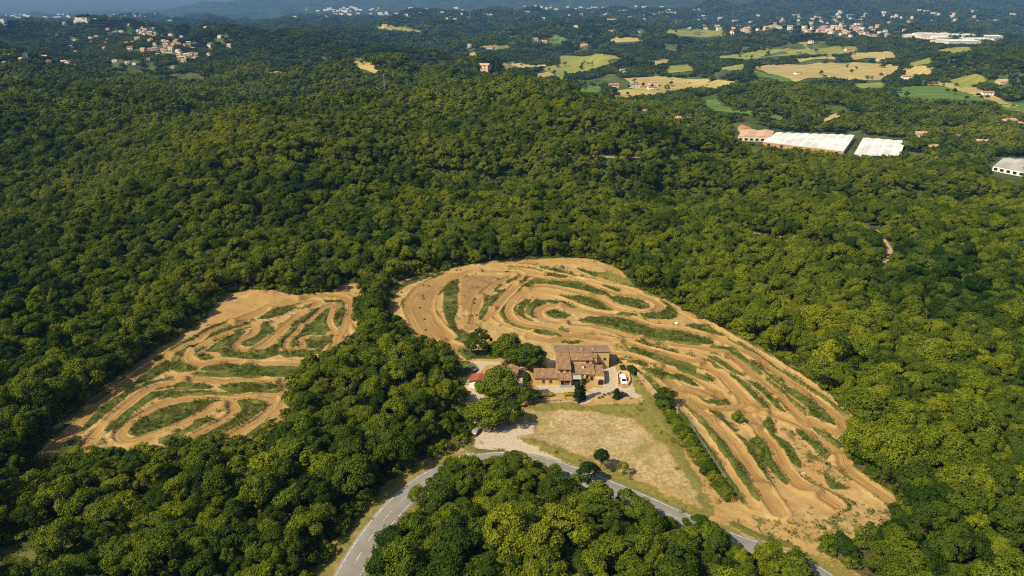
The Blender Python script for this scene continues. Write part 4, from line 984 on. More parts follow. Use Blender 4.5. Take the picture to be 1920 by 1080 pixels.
def roof_sheet(x0, x1, ya, za, yb, zb, pitch=.42, amp=.085):
    """barrel-tile roof over x0..x1 running down from (yb,zb) to (ya,za): waves of tiles, stepped rows, a thick edge"""
    nw = max(6, int((x1 - x0) / pitch) * 4); L = math.hypot(yb - ya, zb - za); nr = max(3, int(L / .8))
    xs = np.linspace(x0, x1, nw + 1); V = []; F = []
    rr = np.random.default_rng(int(abs(x0 * 37 + ya * 11)))
    sag = .05 * np.sin(np.linspace(0, math.pi, nw + 1))
    for r in range(nr):
        for e in (0, 1):
            t = (r + e) / nr; y = ya + (yb - ya) * t; z = za + (zb - za) * t + (.045 if e == 0 else 0)
            w = amp * np.cos((xs - x0) / pitch * 2 * math.pi) + rr.normal(size=nw + 1) * .008 - sag * math.sin(t * math.pi)
            V.append(np.column_stack([xs, np.full(nw + 1, y), z + w]))
    n = nw + 1
    for r in range(2 * nr - 1):
        a = r * n + np.arange(nw); F.append(np.stack([a, a + 1, a + 1 + n, a + n], 1))
    V = np.vstack(V); F = np.vstack(F).tolist()
    m = MB(); d = .16
    m.prism([(ya, za - d), (yb, zb - d), (yb, zb - .05), (ya, za - .05)], 'x', x0 + .02, x1 - .02)
    k = len(V); V = np.vstack([V, np.array(m.V)]); F += [[i + k for i in f] for f in m.F]
    return V, F
def roof_part(parent, mat, *a, rz=0):
    V, F = roof_sheet(*a); return add('roof', mesh_np('roof', V, F, False, [mat]), parent)
def wall_part(parent, x0, x1, y0, y1, zf, zb, mat='ochre', z0=-.5, name='wall'):
    return MB().prism([(y0, z0), (y1, z0), (y1, zb), (y0, zf)], 'x', x0, x1).build(name, M[mat], parent)
def window_part(parent, x, y, z, w=.9, h=1.2, arch=False):
    """window in a wall that faces -y at plane y"""
    f = MB(); t = .1
    f.box(x - w / 2 - t, x - w / 2, y - .06, y + .02, z, z + h).box(x + w / 2, x + w / 2 + t, y - .06, y + .02, z, z + h)
    f.box(x - w / 2 - t, x + w / 2 + t, y - .063, y + .02, z + h, z + h + t).box(x - .03, x + .03, y - .04, y + .01, z, z + h)
    o = f.build('window', M['wood'], parent)
    MB().box(x - w / 2 - .15, x + w / 2 + .15, y - .14, y + .02, z - .1, z).build('sill', M['rubble'], o)
    MB().quad((x - w / 2, y - .02, z), (x + w / 2, y - .02, z), (x + w / 2, y - .02, z + h), (x - w / 2, y - .02, z + h)).build('pane', M['glass'], o)
    return o
def local_empty(name, loc, rz=0):
    e = bpy.data.objects.new(name, None); C.objects.link(e); e.location = loc; e.rotation_euler = (0, 0, rz); return e
HX, HY = 22.0, 218.0
fh = local_empty('farmhouse', (HX, HY, .1))
tag(fh, 'large ochre stone farmhouse with terracotta tiled roofs at several heights between circuit and dry field', 'farmhouse')
X_ = lambda v: v - HX
Y_ = lambda v: v - HY
# low wing
wall_part(fh, X_(8.1), X_(16.9), Y_(218.3), Y_(223.4), 2.9, 3.75)
roof_part(fh, M['tile'], X_(7.8), X_(16.9), Y_(217.9), 2.95, Y_(223.6), 3.95)
for x in (11.3, 13.9): window_part(fh, X_(x), Y_(218.3), .9, .8, 1.0)
# left block, tall
wall_part(fh, X_(16.5), X_(21.2), Y_(221.0), Y_(231.0), 4.95, 6.55)
roof_part(fh, M['tile'], X_(16.2), X_(21.45), Y_(220.6), 5.05, Y_(231.1), 6.85)
for x in (17.9, 20.1): window_part(fh, X_(x), Y_(221.0), 3.75, .75, .85)
# lean-to with porch and railing
wall_part(fh, X_(17.0), X_(17.5), Y_(217.5), Y_(221.0), 2.45, 3.3); wall_part(fh, X_(20.75), X_(21.2), Y_(217.5), Y_(220.95), 2.45, 3.3)
wall_part(fh, X_(17.5), X_(20.75), Y_(218.6), Y_(220.98), 2.65, 3.2)
roof_part(fh, M['tile'], X_(16.7), X_(21.5), Y_(217.1), 2.5, Y_(221.05), 3.45)
d = MB().box(X_(17.7), X_(18.7), Y_(218.5), Y_(218.58), 0, 2.05).build('door', M['wood'], fh); MB().box(X_(18.5), X_(18.58), Y_(218.44), Y_(218.5), .95, 1.1).build('handle', M['metal'], d)
window_part(fh, X_(19.8), Y_(218.6), .8, 1.2, 1.1)
rl = MB()
for k in range(9): rl.tube((X_(17.0) + k * .52, Y_(216.6), 0), (X_(17.0) + k * .52, Y_(216.6), 1.0), .03, .03, 5)
rl.tube((X_(16.95), Y_(216.6), 1.0), (X_(21.25), Y_(216.6), 1.0), .04, .04, 6); rl.box(X_(16.95), X_(21.25), Y_(216.57), Y_(216.6), .15, .8); rl.build('railing', M['metal'], fh)
# middle block
wall_part(fh, X_(21.2), X_(29.5), Y_(227.0), Y_(231.0), 5.55, 6.5)
roof_part(fh, M['tile'], X_(21.45), X_(29.8), Y_(226.6), 5.65, Y_(231.1), 6.83)
window_part(fh, X_(27.9), Y_(227.0), 4.25, .9, 1.0)
# lower middle block
wall_part(fh, X_(21.3), X_(29.9), Y_(221.3), Y_(227.0), 2.8, 3.75)
roof_part(fh, M['tile'], X_(21.25), X_(30.15), Y_(220.8), 2.9, Y_(227.05), 4.0)
window_part(fh, X_(27.2), Y_(221.3), 1.2, .9, 1.0); window_part(fh, X_(29.0), Y_(221.3), .2, 1.0, 1.5)
MB().box(X_(26.1), X_(26.7), Y_(220.2), Y_(221.3), -.3, 2.6).build('buttress', M['ochre'], fh)
# carport with grey canopy
cpv = MB(); cpv.prism([(Y_(218.6), 2.1), (Y_(221.25), 2.5), (Y_(221.25), 2.6), (Y_(218.6), 2.2)], 'x', X_(21.7), X_(25.0)); ca = cpv.build('canopy', M['metal'], fh)
for x in (21.8, 24.85): MB().tube((X_(x), Y_(218.75), -.2), (X_(x), Y_(218.75), 2.12), .07, .07, 6).build('post', M['metal'], ca)
MB().box(X_(22.0), X_(24.7), Y_(221.22), Y_(221.29), 0, 2.0).build('garage_door', M['dark'], fh)
# right low block with an arch
wall_part(fh, X_(30.0), X_(33.2), Y_(218.6), Y_(227.2), 2.45, 3.2)
roof_part(fh, M['tile'], X_(29.9), X_(33.5), Y_(219.9), 2.62, Y_(227.3), 3.4)
arch = MB()
for k in range(10):
    a0, a1 = math.pi * k / 10, math.pi * (k + 1) / 10
    arch.prism([(X_(32.0) + 1.0 * math.cos(a0), 1.1 + .9 * math.sin(a0)), (X_(32.0) + 1.2 * math.cos(a0), 1.1 + 1.1 * math.sin(a0)), (X_(32.0) + 1.2 * math.cos(a1), 1.1 + 1.1 * math.sin(a1)), (X_(32.0) + 1.0 * math.cos(a1), 1.1 + .9 * math.sin(a1))], 'y', Y_(218.45), Y_(218.62))
ar = arch.build('arch', M['rubble'], fh)
MB().poly([(X_(31.0), Y_(218.585), -.1), (X_(33.0), Y_(218.585), -.1)] + [(X_(32.0) + math.cos(math.pi * k / 10), Y_(218.585), 1.1 + .9 * math.sin(math.pi * k / 10)) for k in range(11)]).build('gate', M['dark'], ar)
# tower stub and right block with its blank wall; long back roof
wall_part(fh, X_(29.5), X_(31.5), Y_(228.2), Y_(231.0), 5.9, 6.4); roof_part(fh, M['tile'], X_(29.8), X_(31.6), Y_(228.0), 6.0, Y_(231.0), 6.6)
wall_part(fh, X_(16.5), X_(36.4), Y_(231.02), Y_(239.0), 6.55, 5.35)
roof_part(fh, M['tile_old'], X_(16.1), X_(36.8), Y_(239.4), 5.4, Y_(230.85), 6.9)
window_part(fh, X_(34.8), Y_(231.02), 3.3, .8, 1.0); window_part(fh, X_(33.0), Y_(231.02), .1, 1.1, 2.0)
def chimney(x, y, z, h=1.1, mat='ochre'):
    o = MB().box(X_(x) - .35, X_(x) + .35, Y_(y) - .3, Y_(y) + .3, z - .6, z + h).build('chimney', M[mat], fh)
    MB().box(X_(x) - .45, X_(x) + .45, Y_(y) - .4, Y_(y) + .4, z + h, z + h + .14).build('cap', M['tile_old'], o)
chimney(26.2, 233.6, 6.4); chimney(30.6, 235.0, 6.2, .5, 'white'); chimney(26.0, 224.6, 3.6, 1.0, 'white'); chimney(20.4, 234.5, 6.2, .6)
MB().box(X_(16.6), X_(36.3), Y_(230.7), Y_(230.98), 6.88, 7.0).build('ridge_cap', M['tile'], fh)

# small buildings and yard walls
def hut(name, label, px, w, d_, h, rise, rz, roof, wallm, extra=None):
    g = ground([px])[0]; e = local_empty(name, (g[0], g[1], .1), rz); tag(e, label, 'shed')
    MB().prism([(-d_ / 2, -.4), (d_ / 2, -.4), (d_ / 2, h), (0, h + rise), (-d_ / 2, h)], 'x', -w / 2, w / 2).build('wall', M[wallm], e)
    for sgn in (-1, 1):
        V, F = roof_sheet(-w / 2 - .3, w / 2 + .3, sgn * (d_ / 2 + .3), h - .02, 0, h + rise + .1)
        add('roof', mesh_np('roof', V, F, False, [M[roof]]), e)
    dd = MB().box(-.5, .5, -d_ / 2 - .06, -d_ / 2 + .01, 0, 2.0).build('door', M['wood'], e)
    window_part(e, w * .3, -d_ / 2, 1.0, .8, .9)
    return e
hut('garden_shed', 'small shed with a red tiled roof under the broad round tree in the farmyard', (899, 722), 5.0, 6.4, 2.3, 1.1, R(78), 'tile_red', 'white')
hut('barn', 'little barn with orange tiled roof behind the round farmyard tree', (958, 705), 4.4, 5.2, 2.5, 1.0, R(84), 'tile', 'ochre')
def wall_line(name, label, pts, h, th, mat, cat='wall'):
    g = ground(pts); m = MB(); e = local_empty(name, (g[0][0], g[0][1], 0)); tag(e, label, cat)
    rr = random.Random(3)
    for a, b_ in zip(g[:-1], g[1:]):
        L = math.hypot(*(b_ - a)); k = max(1, int(L / 1.1)); t = (b_ - a) / L; nr = np.array([-t[1], t[0]])
        for q in range(k):
            p0 = a + t * L * q / k - g[0]; p1 = a + t * (L * (q + 1) / k + .01) - g[0]; hh = h + rr.uniform(-.06, .06); tt = th / 2 + rr.uniform(-.03, .03)
            z0 = float(ground_height(*(p0 + g[0]))) - .4
            s_ = MB().prism([tuple(p0 + nr * tt), tuple(p0 - nr * tt), tuple(p1 - nr * tt), tuple(p1 + nr * tt)][::-1], 'z', z0, z0 + .4 + hh)
            s_.build('block', M[mat], e)
    return e
wall_line('retaining_wall', 'long curved rubble retaining wall beside the grass bank east of the farmhouse', [(1194, 704), (1203, 714), (1216, 728), (1228, 742), (1233, 750)], 1.5, .6, 'rubble')
wall_line('garden_wall', 'low beige wall along the lawn in front of the farm terrace', [(978, 757), (1010, 754), (1050, 753)], .8, .5, 'rubble')
wall_line('garden_wall', 'low ochre wall round the parked white van', [(1158, 722), (1157, 706), (1163, 700), (1178, 703), (1181, 716), (1176, 724)], .9, .5, 'ochre')
wall_line('garden_wall', 'low pale wall in front of the yellow flowering hedges', [(1054, 757), (1083, 757)], .6, .7, 'rubble')
# clipped hedges
def hedge_box(name, label, px0, px1, w, h, leaf, nq=900, cat='hedge'):
    a, b_ = ground([px0, px1]); c = (a + b_) / 2; L = math.hypot(*(b_ - a)); rz = math.atan2(*(b_ - a)[::-1])
    rg = np.random.default_rng(int(px0[0])); P = rg.random((nq, 3)) - .5; P[:, 0] *= L; P[:, 1] *= w; P[:, 2] = np.abs(P[:, 2]) ** .5 * 1.41 * h
    N = np.column_stack([P[:, 0] * 0, P[:, 1], np.full(nq, h * .5)]) + rg.normal(size=(nq, 3)) * .5
    V, F = leaf_quads(P, N, .22, rg)
    e = local_empty(name, (c[0], c[1], float(ground_height(*c)) - .05), rz); tag(e, label, cat)
    add('foliage', mesh_np('foliage', V, F, False, [M[leaf]]), e)
    st = MB()
    for k in range(max(2, int(L / 1.2))):
        x = -L / 2 + .4 + k * 1.2; st.tube((x, 0, -.3), (x + .1, 0, h * .7), .05, .03, 5)
    st.build('stems', M['bark'], e)
hedge_box('flower_hedge', 'yellow flowering hedge below the long terrace by the conifers', (1006, 747), (1038, 744), 1.4, 1.1, 'leaf_yellow')
hedge_box('flower_hedge', 'yellow flowering hedge in front of the carport terrace', (1058, 744), (1080, 742), 1.5, 1.1, 'leaf_yellow')
hedge_box('clipped_hedge', 'dark clipped hedge at the top of the retaining wall', (1180, 694), (1194, 706), 2.6, 1.9, 'leaf_dark', 1800)
hedge_box('flower_bed', 'small planted bed with low shrubs above the parked white van', (1163, 692), (1172, 692), 3.0, .8, 'leaf_rough', 700, 'flower bed')

# farm trees: label, base pixel, crown width (m), height (m), kind
FT = [('dense dark tree filling the gap between the two tall trees by the farmhouse', (974, 688), 8.5, 10.0, 'round', 'leaf'),
 ('dense low tree on the circuit side of the tall farm trees', (932, 668), 6.5, 7.0, 'round', 'leaf'), ('lone dark round tree standing between the start pad and the farm track', (898, 664), 8.6, 11.5, 'round', 'leaf'),
 ('big spreading tree by the circuit, taller of the pair left of the farmhouse', (953, 684), 11.5, 15, 'round', 'leaf'),
 ('bright green tree directly beside the farmhouse yard', (992, 694), 9.5, 12.5, 'tall', 'leaf'),
 ('broad round tree shading the red roofed shed', (934, 746), 13.0, 13.0, 'round', 'leaf'),
 ('wide tree over the farm entrance with light trunk', (912, 797), 12.0, 11.0, 'round', 'leaf'),
 ('leaning tree with bare trunk at the corner of the dry field', (955, 797), 8.5, 10.5, 'round', 'leaf'),
 ('small round bush-like tree on the lawn beside the farm drive', (864, 751), 5.2, 6.0, 'round', 'leaf'),
 ('tall narrow conifer at the end of the low farm wing', (988, 745), 3.6, 12.0, 'tall', 'leaf_dark'),
 ('short yellowish green tree below the low farm wing', (978, 757), 6.0, 7.0, 'round', 'leaf'),
 ('bushy tree wedged between the farm drive and the low wing', (1000, 757), 5.0, 6.0, 'round', 'leaf_dark'),
 ('pointed cypress beside the grey patio, larger of two', (1083, 752), 3.4, 7.6, 'cypress', 'leaf_dark'),
 ('slim cypress against the farmhouse buttress', (1093, 748), 2.4, 8.2, 'cypress', 'leaf_dark'),
 ('little cone shaped cypress among the stones of the yard edge', (1155, 748), 2.4, 4.0, 'cypress', 'leaf_dark'),
 ('small round shrub tree behind the low farm wing', (1017, 700), 3.8, 4.4, 'round', 'leaf'),
 ('dark dense tree at the edge of the wood by the oval lawn', (846, 704), 7.5, 9.5, 'round', 'leaf'),
 ('tree at the top end of the hedge row by the circuit', (1246, 762), 7.0, 8.0, 'round', 'leaf'),
 ('roundish shrub standing alone on the island of the lower track', (1385, 789), 3.6, 3.2, 'round', 'leaf'),
 ('small lone pine on the verge between road and dry field', (1126, 884), 4.6, 7.2, 'pine', 'leaf_dark'),
 ('dark tree at the roadside below the lone verge pine', (1103, 908), 5.2, 8.4, 'tall', 'leaf_dark'),
 ('thin sapling on the dry verge by the road', (1166, 893), 3.2, 4.6, 'pine', 'leaf'),
 ('tiny bush on the bare bank above the top bend', (1053, 503), 2.2, 2.2, 'round', 'leaf'),
 ('huge broad tree overhanging the hairpin at the end of the circuit', (1650, 872), 14.0, 14.5, 'round', 'leaf'),
 ('full crowned tree beside the huge hairpin tree', (1702, 862), 11.0, 12.5, 'round', 'leaf'),
 ('rounded tree filling in behind the huge hairpin tree', (1668, 822), 10.5, 12.0, 'tall', 'leaf'),
 ('greyish green tree at the forest corner above the hairpin', (1650, 760), 8.0, 12.0, 'pine', 'leaf')]
FTP = {}
for k, (lab, px, w, h, kd, lf) in enumerate(FT):
    g = ground([px])[0]; big = w > 9
    cm, tm, _ = proto_pair(300 + k, kd, 50 if big else 32, 330 if big else (190 if w > 4 else 90), .185 if big else .22, lf)
    base_w = {'round': 7.6, 'tall': 6.0, 'pine': 7.6, 'cypress': 2.4}[kd]; base_h = {'round': 10.4, 'tall': 11.3, 'pine': 10.4, 'cypress': 10.0}[kd]
    place_tree('farm_tree' if px[0] < 1200 else 'verge_tree', lab, None, g[0], g[1], float(ground_height(*g)) - (.11 * h if kd in ('round', 'tall') else 0), w / base_w, h / base_h, k * 1.3, (cm, tm))
# the hedge row between field and circuit: one tree after another
hc = catmull(ground(hedge_px), 8); hl = np.concatenate([[0], np.cumsum(np.hypot(*np.diff(hc, axis=0).T))]); s_ = 4.5; q = 0
rr = random.Random(8)
while s_ < hl[-1]:
    x = np.interp(s_, hl, hc[:, 0]); y = np.interp(s_, hl, hc[:, 1]); w = rr.uniform(.52, .72)
    place_tree('hedge_tree', 'low bushy tree in the row dividing the dry field from the circuit', 'hedge row along the dry field', x + rr.uniform(-.5, .5), y + rr.uniform(-.5, .5), float(ground_height(x, y)) - .7, w, w * rr.uniform(.62, .8), rr.random() * 6, NEAR[[0, 1, 4][q % 3]])
    s_ += rr.uniform(2.7, 3.6); q += 1
# wire fence on the bank beside the hedge row
fc = catmull(ground(pix('J 270,150 370,270 450,420 540,560 630,690 720,830 780,930')), 8); fl = np.concatenate([[0], np.cumsum(np.hypot(*np.diff(fc, axis=0).T))])
fe = local_empty('wire_fence', (fc[0][0], fc[0][1], 0)); tag(fe, 'thin wire fence on posts along the grass bank beside the hedge row', 'fence')
pp = [np.array([np.interp(v, fl, fc[:, 0]), np.interp(v, fl, fc[:, 1])]) for v in np.arange(0, fl[-1], 3.0)]
for p in pp:
    z = float(ground_height(*p)); MB().tube((p[0] - fc[0][0], p[1] - fc[0][1], z - .3), (p[0] - fc[0][0], p[1] - fc[0][1], z + 1.5), .06, .06, 5).build('post', M['metal'], fe)
for hgt in (.5, 1.0, 1.45):
    w_ = MB()
    for a, b_ in zip(pp[:-1], pp[1:]):
        w_.tube((*(a - fc[0]), float(ground_height(*a)) + hgt), (*(b_ - fc[0]), float(ground_height(*b_)) + hgt), .025, .025, 4)
    w_.build('wire', M['metal'], fe)

# ------------------------------------------------------------------ vehicles and small things
def car(name, label, px, rz, col, van=False, cat='car'):
    g = ground([px])[0]; e = local_empty(name, (g[0], g[1], float(ground_height(*g)) + .02), rz); tag(e, label, cat)
    paint = NT('paint_' + name); paint.b.inputs['Metallic'].default_value = .1; pm = paint.done(col, .3, .5)
    L, Wd = (4.9, 1.9) if van else (4.2, 1.75)
    if van: prof = [(-L / 2, .3), (L / 2, .3), (L / 2, .85), (L / 2 - .5, 1.1), (L / 2 - 1.3, 1.85), (L / 2 - 1.6, 1.95), (-L / 2 + .1, 1.95), (-L / 2, 1.7)]
    else: prof = [(-L / 2, .3), (L / 2, .3), (L / 2, .72), (L / 2 - .9, .92), (L / 2 - 1.6, 1.42), (-L / 2 + .9, 1.45), (-L / 2 + .15, 1.0), (-L / 2, .9)]
    me = MB().prism(prof, 'y', -Wd / 2, Wd / 2).mesh('body', pm); bo = add('body', me, e)
    bv = bo.modifiers.new('bevel', 'BEVEL'); bv.width = .07; bv.segments = 2; bv.limit_method = 'ANGLE'
    top = 1.95 if van else 1.42; lo = 1.1 if van else .92; xf = L / 2 - (.5 if van else .9); xr = L / 2 - (1.3 if van else 1.6)
    dz, dx = (1.85 if van else 1.42) - lo, xf - xr; nn = Vector((dz, 0, dx)).normalized() * .02
    w = MB(); w.quad(*[tuple(Vector(p) + nn) for p in ((xf - .05, -Wd * .42, lo + .06), (xf - .05, Wd * .42, lo + .06), (xr + .05, Wd * .40, lo + dz - .05), (xr + .05, -Wd * .40, lo + dz - .05))]); w.build('windscreen', M['glass'], e)
    for sg in (-1, 1):
        MB().quad(*[(x, sg * (Wd / 2 + .012), z) for x, z in ((xr - .05, lo + .08), (xr - .05, top - .15), (-.4, top - .15), (-.9, lo + .08))]).build('side_window', M['glass'], e)
        MB().box(L / 2 - .06, L / 2 + .015, sg * Wd * .33 - .18, sg * Wd * .33 + .18, .6, .75).build('headlight', M['white'], e)
        for x in (-L * .31, L * .31):
            t = MB().tube((x, sg * (Wd / 2 - .2), .32), (x, sg * (Wd / 2 + .02), .32), .32, .32, 14).build('wheel', M['rubber'], e)
            MB().tube((x, sg * (Wd / 2), .32), (x, sg * (Wd / 2 + .03), .32), .19, .19, 10).build('rim', M['metal'], t)
    return e
car('parked_van', 'white van parked inside the low ochre yard wall', (1168, 716), R(-88), (.75, .75, .74), True, 'van')
car('parked_car', 'dark grey car parked beside the little cone cypress', (1166, 744), R(10), (.02, .025, .03))
car('parked_car', 'dark blue car parked under the trees by the oval lawn', (884, 694), R(-35), (.05, .07, .14))
car('parked_car', 'silver car parked in the grey yard west of the house', (972, 728), R(60), (.4, .42, .44))
car('parked_car', 'light grey car parked at the top of the grey yard', (978, 694), R(25), (.45, .45, .45))
car('parked_car', 'grey car standing at the farm entrance by the asphalt apron', (893, 811), R(70), (.22, .21, .2))
def boulder(name, label, px, r, mat, cat='rock', group=None):
    g = ground([px])[0]; rg = np.random.default_rng(int(px[0] * 7)); import bmesh
    bm = bmesh.new(); bmesh.ops.create_icosphere(bm, subdivisions=2, radius=r)
    for v in bm.verts: v.co *= 1 + rg.uniform(-.18, .18); v.co.z *= .7
    me = bpy.data.meshes.new(name); bm.to_mesh(me); bm.free(); me.materials.append(M[mat])
    tag(add(name, me, None, (g[0], g[1], float(ground_height(*g)) + r * .35)), label, cat, group)
M['pale_rock'] = plain('pale_rock', (.62, .56, .46), .15, .8); M['dark_rock'] = plain('dark_rock', (.07, .065, .06), .2, .8)
for px in ((1123, 747), (1129, 746)): boulder('boulder', 'dark boulder at the outer end of the stone row edging the farm yard', px, .55, 'dark_rock', 'rock', 'end stones of the yard row')
for px in ((1133, 742), (1141, 740), (1148, 738)): boulder('boulder', 'dark boulder inside the stone row edging the farm yard', px, .6, 'dark_rock', 'rock', 'stones of the yard row')
boulder('boulder', 'large pale boulder on the junction right of the upper hairpin', (1268, 609), .9, 'pale_rock')
boulder('boulder', 'pale boulder beside the track on the lower straight', (1506, 889), .7, 'pale_rock')
boulder('boulder', 'pale boulder on the grass strip above the spiral bend', (1024, 517), .5, 'pale_rock')
boulder('boulder', 'white boulder by the grey patio of the farm', (1112, 739), .5, 'pale_rock')
# tyres marking the start pad
tyb = MB(); 
for k in range(14):
    a0, a1 = 2 * math.pi * k / 14, 2 * math.pi * (k + 1) / 14
    for j in range(8):
        b0, b1 = 2 * math.pi * j / 8, 2 * math.pi * (j + 1) / 8
        f = lambda a, b_: ((.38 + .16 * math.cos(b_)) * math.cos(a), (.38 + .16 * math.cos(b_)) * math.sin(a), .16 + .16 * math.sin(b_))
        tyb.quad(f(a0, b0), f(a1, b0), f(a1, b1), f(a0, b1))
tyre_me = tyb.mesh('tyre', M['rubber'], True)
rr = random.Random(4)
for w in 'E 505,293 560,300 500,403 510,428 473,520 518,640 530,752 285,375 208,480 243,640 1115,403 1025,440 1022,475 997,600 1045,592 595,895 885,157 1340,158 1360,155 1255,240'.split()[1:]:
    x, y = map(float, w.split(',')); g = ground([(700 + x / 5.4, 480 + y / 5.4)])[0]; z = float(ground_height(*g))
    pad = x < 620
    e = local_empty('marker_tyres', (g[0], g[1], z - .02), rr.random() * 6)
    tag(e, 'small stack of black marker tyres on the wide sandy start pad' if pad else 'small stack of black marker tyres beside the lanes right of the ditch', 'tyres', 'tyre stacks on the start pad' if pad else 'tyre stacks by the lanes')
    for q in range(2): add('tyre', tyre_me, e, (rr.uniform(-.05, .05), rr.uniform(-.05, .05), q * .3))
    e.scale = (.8, .8, .8)

# ------------------------------------------------------------------ buildings of the valley
HW = [plain('render_%d' % k, c, .1, .3) for k, c in enumerate([(.60, .50, .38), (.66, .60, .52), (.54, .40, .26), (.70, .67, .62)])]
HR = [plain('roof_%d' % k, c, .15, .5) for k, c in enumerate([(.40, .19, .10), (.46, .26, .15), (.34, .17, .10), (.50, .34, .22)])]
def house_mesh(seed):
    rr = random.Random(seed); L, D, H = rr.uniform(9, 15), rr.uniform(7, 10), rr.choice([3.2, 5.6, 5.8, 6.2]); rise = D * .2
    w = MB().prism([(-D / 2, -3), (D / 2, -3), (D / 2, H), (0, H + rise), (-D / 2, H)], 'x', -L / 2, L / 2)
    if rr.random() < .6: w.prism([(-D / 2 - 3, -3), (-D / 2, -3), (-D / 2, 2.9), (-D / 2 - 3, 2.5)], 'x', -L / 2, L * .1)
    r = MB()
    for sg in (-1, 1): r.prism([(sg * (D / 2 + .5), H - .12), (0, H + rise + .05), (0, H + rise + .25), (sg * (D / 2 + .5), H + .1)], 'x', -L / 2 - .4, L / 2 + .4)
    r.box(L * .2, L * .2 + .7, .3, 1.0, H, H + rise + 1.0)
    g = MB()
    for fl in range(2 if H > 5 else 1):
        for k in range(int(L / 3)):
            x = -L / 2 + 1.5 + k * 3
            for y in (-D / 2 - .02, D / 2 + .02): g.quad(*[(x + a, y, 1.0 + fl * 2.8 + b_) for a, b_ in ((-.5, 0), (.5, 0), (.5, 1.2), (-.5, 1.2))])
    return w, r, g
HM = []
for k in range(10):
    w, r, g = house_mesh(k); n1 = len(w.V); n2 = n1 + len(r.V)
    V = w.V + r.V + g.V; F = w.F + [tuple(i + n1 for i in f) for f in r.F] + [tuple(i + n2 for i in f) for f in g.F]
    HM.append((mesh_np('house', V, F, False, [HW[k % 4], HR[(k * 3 + 1) % 4], M['glass']], [0] * len(w.F) + [1] * len(r.F) + [2] * len(g.F)),
               w.mesh('wall', HW[k % 4]), r.mesh('roof', HR[(k * 3 + 1) % 4]), g.mesh('windows', M['glass'])))
HLAB = {'village': ('small pale house with tiled roof in the village scattered over the wooded hillside', 'houses of the hillside village'),
        'west': ('small house among gardens on the ridge below the hillside village', 'houses on the ridge below the village'),
        'town': ('small pale house in the distant town below the blue mountains', 'houses of the distant town')}
HDESC = [('low ' if max(v[2] for v in house_mesh(k)[0].V) < 6 else '') + ['cream', 'off white', 'ochre', 'white'][k % 4] + ' ' + ['terracotta roofed', 'orange roofed', 'brown roofed', 'tan roofed'][(k * 3 + 1) % 4] for k in range(10)]
rr = random.Random(12)
for kd, (lab, grp) in HLAB.items():
    for k, p in enumerate(SPOT[kd]):
        sc = {'village': 1.05, 'west': 1.0, 'town': 1.7}[kd] * rr.uniform(.8, 1.25)
        q = rr.randrange(10); o = add('house', HM[q][0], None, (p[0], p[1], p[2] + (.5 if kd != 'town' else 4)), rr.choice([0, R(90), R(20), R(-25)]) + rr.uniform(-.2, .2))
        o.scale = (sc, sc, sc); tag(o, lab.replace('small', HDESC[q]).replace(' pale', '').replace(' with tiled roof', ''), 'house', grp)
for k, p in enumerate(SPOT['farm']):
    e = local_empty('farm_building', (p[0], p[1], p[2] + .3), rr.uniform(-.5, .5)); sc = rr.uniform(1.0, 1.5) * (1.2 if p[1] > 1800 else 1); e.scale = (sc * rr.uniform(1, 1.7), sc, sc)
    q = rr.randrange(10); h = HM[q]; tag(e, HDESC[q] + ' country house standing among the fields and woods of the valley', 'house', 'country houses in the valley'); add('wall', h[1], e); add('roof', h[2], e); add('windows', h[3], e)
# works with big sheet roofs
M['sheet'] = plain('white_sheet_roof', (.66, .66, .65), .14, .04, .6, .3)
M['sheet_grey'] = plain('grey_sheet_roof', (.42, .40, .37), .15, .05, .6, .3)
M['brick'] = plain('brick_wall', (.40, .22, .12), .15, .2); M['pale_wall'] = plain('pale_wall', (.62, .54, .42), .12, .2)
def works(name, label, quad_px, zroof, zbase, nb, rise, roof, wall, cat='warehouse', group=None):
    Q = ground(np.array(quad_px), zroof); c = Q.mean(0); Q = Q - c
    e = local_empty(name, (c[0], c[1], zbase)); tag(e, label, cat, group); h = zroof - zbase
    FL, FR_, BR, BL = Q
    m = MB(); ring = [FL, FR_, BR, BL]
    for a, b_ in zip(ring, ring[1:] + ring[:1]): m.quad((*a, -2), (*b_, -2), (*b_, h), (*a, h))
    m.build('wall', wall, e)
    for k in range(nb):
        u0, u1 = (k + .01) / nb, (k + .99) / nb; um = (u0 + u1) / 2
        f = lambda u: FL + (FR_ - FL) * u; g = lambda u: BL + (BR - BL) * u
        b_ = MB(); b_.quad((*f(u0), h + .3), (*f(um), h + .3 + rise), (*g(um), h + .3 + rise), (*g(u0), h + .3)); b_.quad((*f(um), h + .3 + rise), (*f(u1), h + .3), (*g(u1), h + .3), (*g(um), h + .3 + rise))
        b_.poly([(*f(u0), h), (*f(u1), h), (*f(u1), h + .3), (*f(um), h + .3 + rise), (*f(u0), h + .3)]); b_.poly([(*g(u1), h), (*g(u0), h), (*g(u0), h + .3), (*g(um), h + .3 + rise), (*g(u1), h + .3)])
        b_.build('roof_bay', roof, e)
        if k: MB().quad((*(f(k / nb) + (f(1 / nb) - f(0)) * -.03), h + .12), (*(f(k / nb) + (f(1 / nb) - f(0)) * .03), h + .12), (*(g(k / nb) + (g(1 / nb) - g(0)) * .03), h + .12), (*(g(k / nb) + (g(1 / nb) - g(0)) * -.03), h + .12)).build('gutter', M['sheet_grey'], e)
    for k in range(6):
        p = FL + (FR_ - FL) * (k + .5) / 6; t = (FR_ - FL) / np.linalg.norm(FR_ - FL); nr = np.array([t[1], -t[0]]) * .08
        MB().quad(*[(*(p + nr + t * a), z) for a, z in ((-2, 1), (2, 1), (2, 4), (-2, 4))]).build('window', M['glass'], e)
    return e
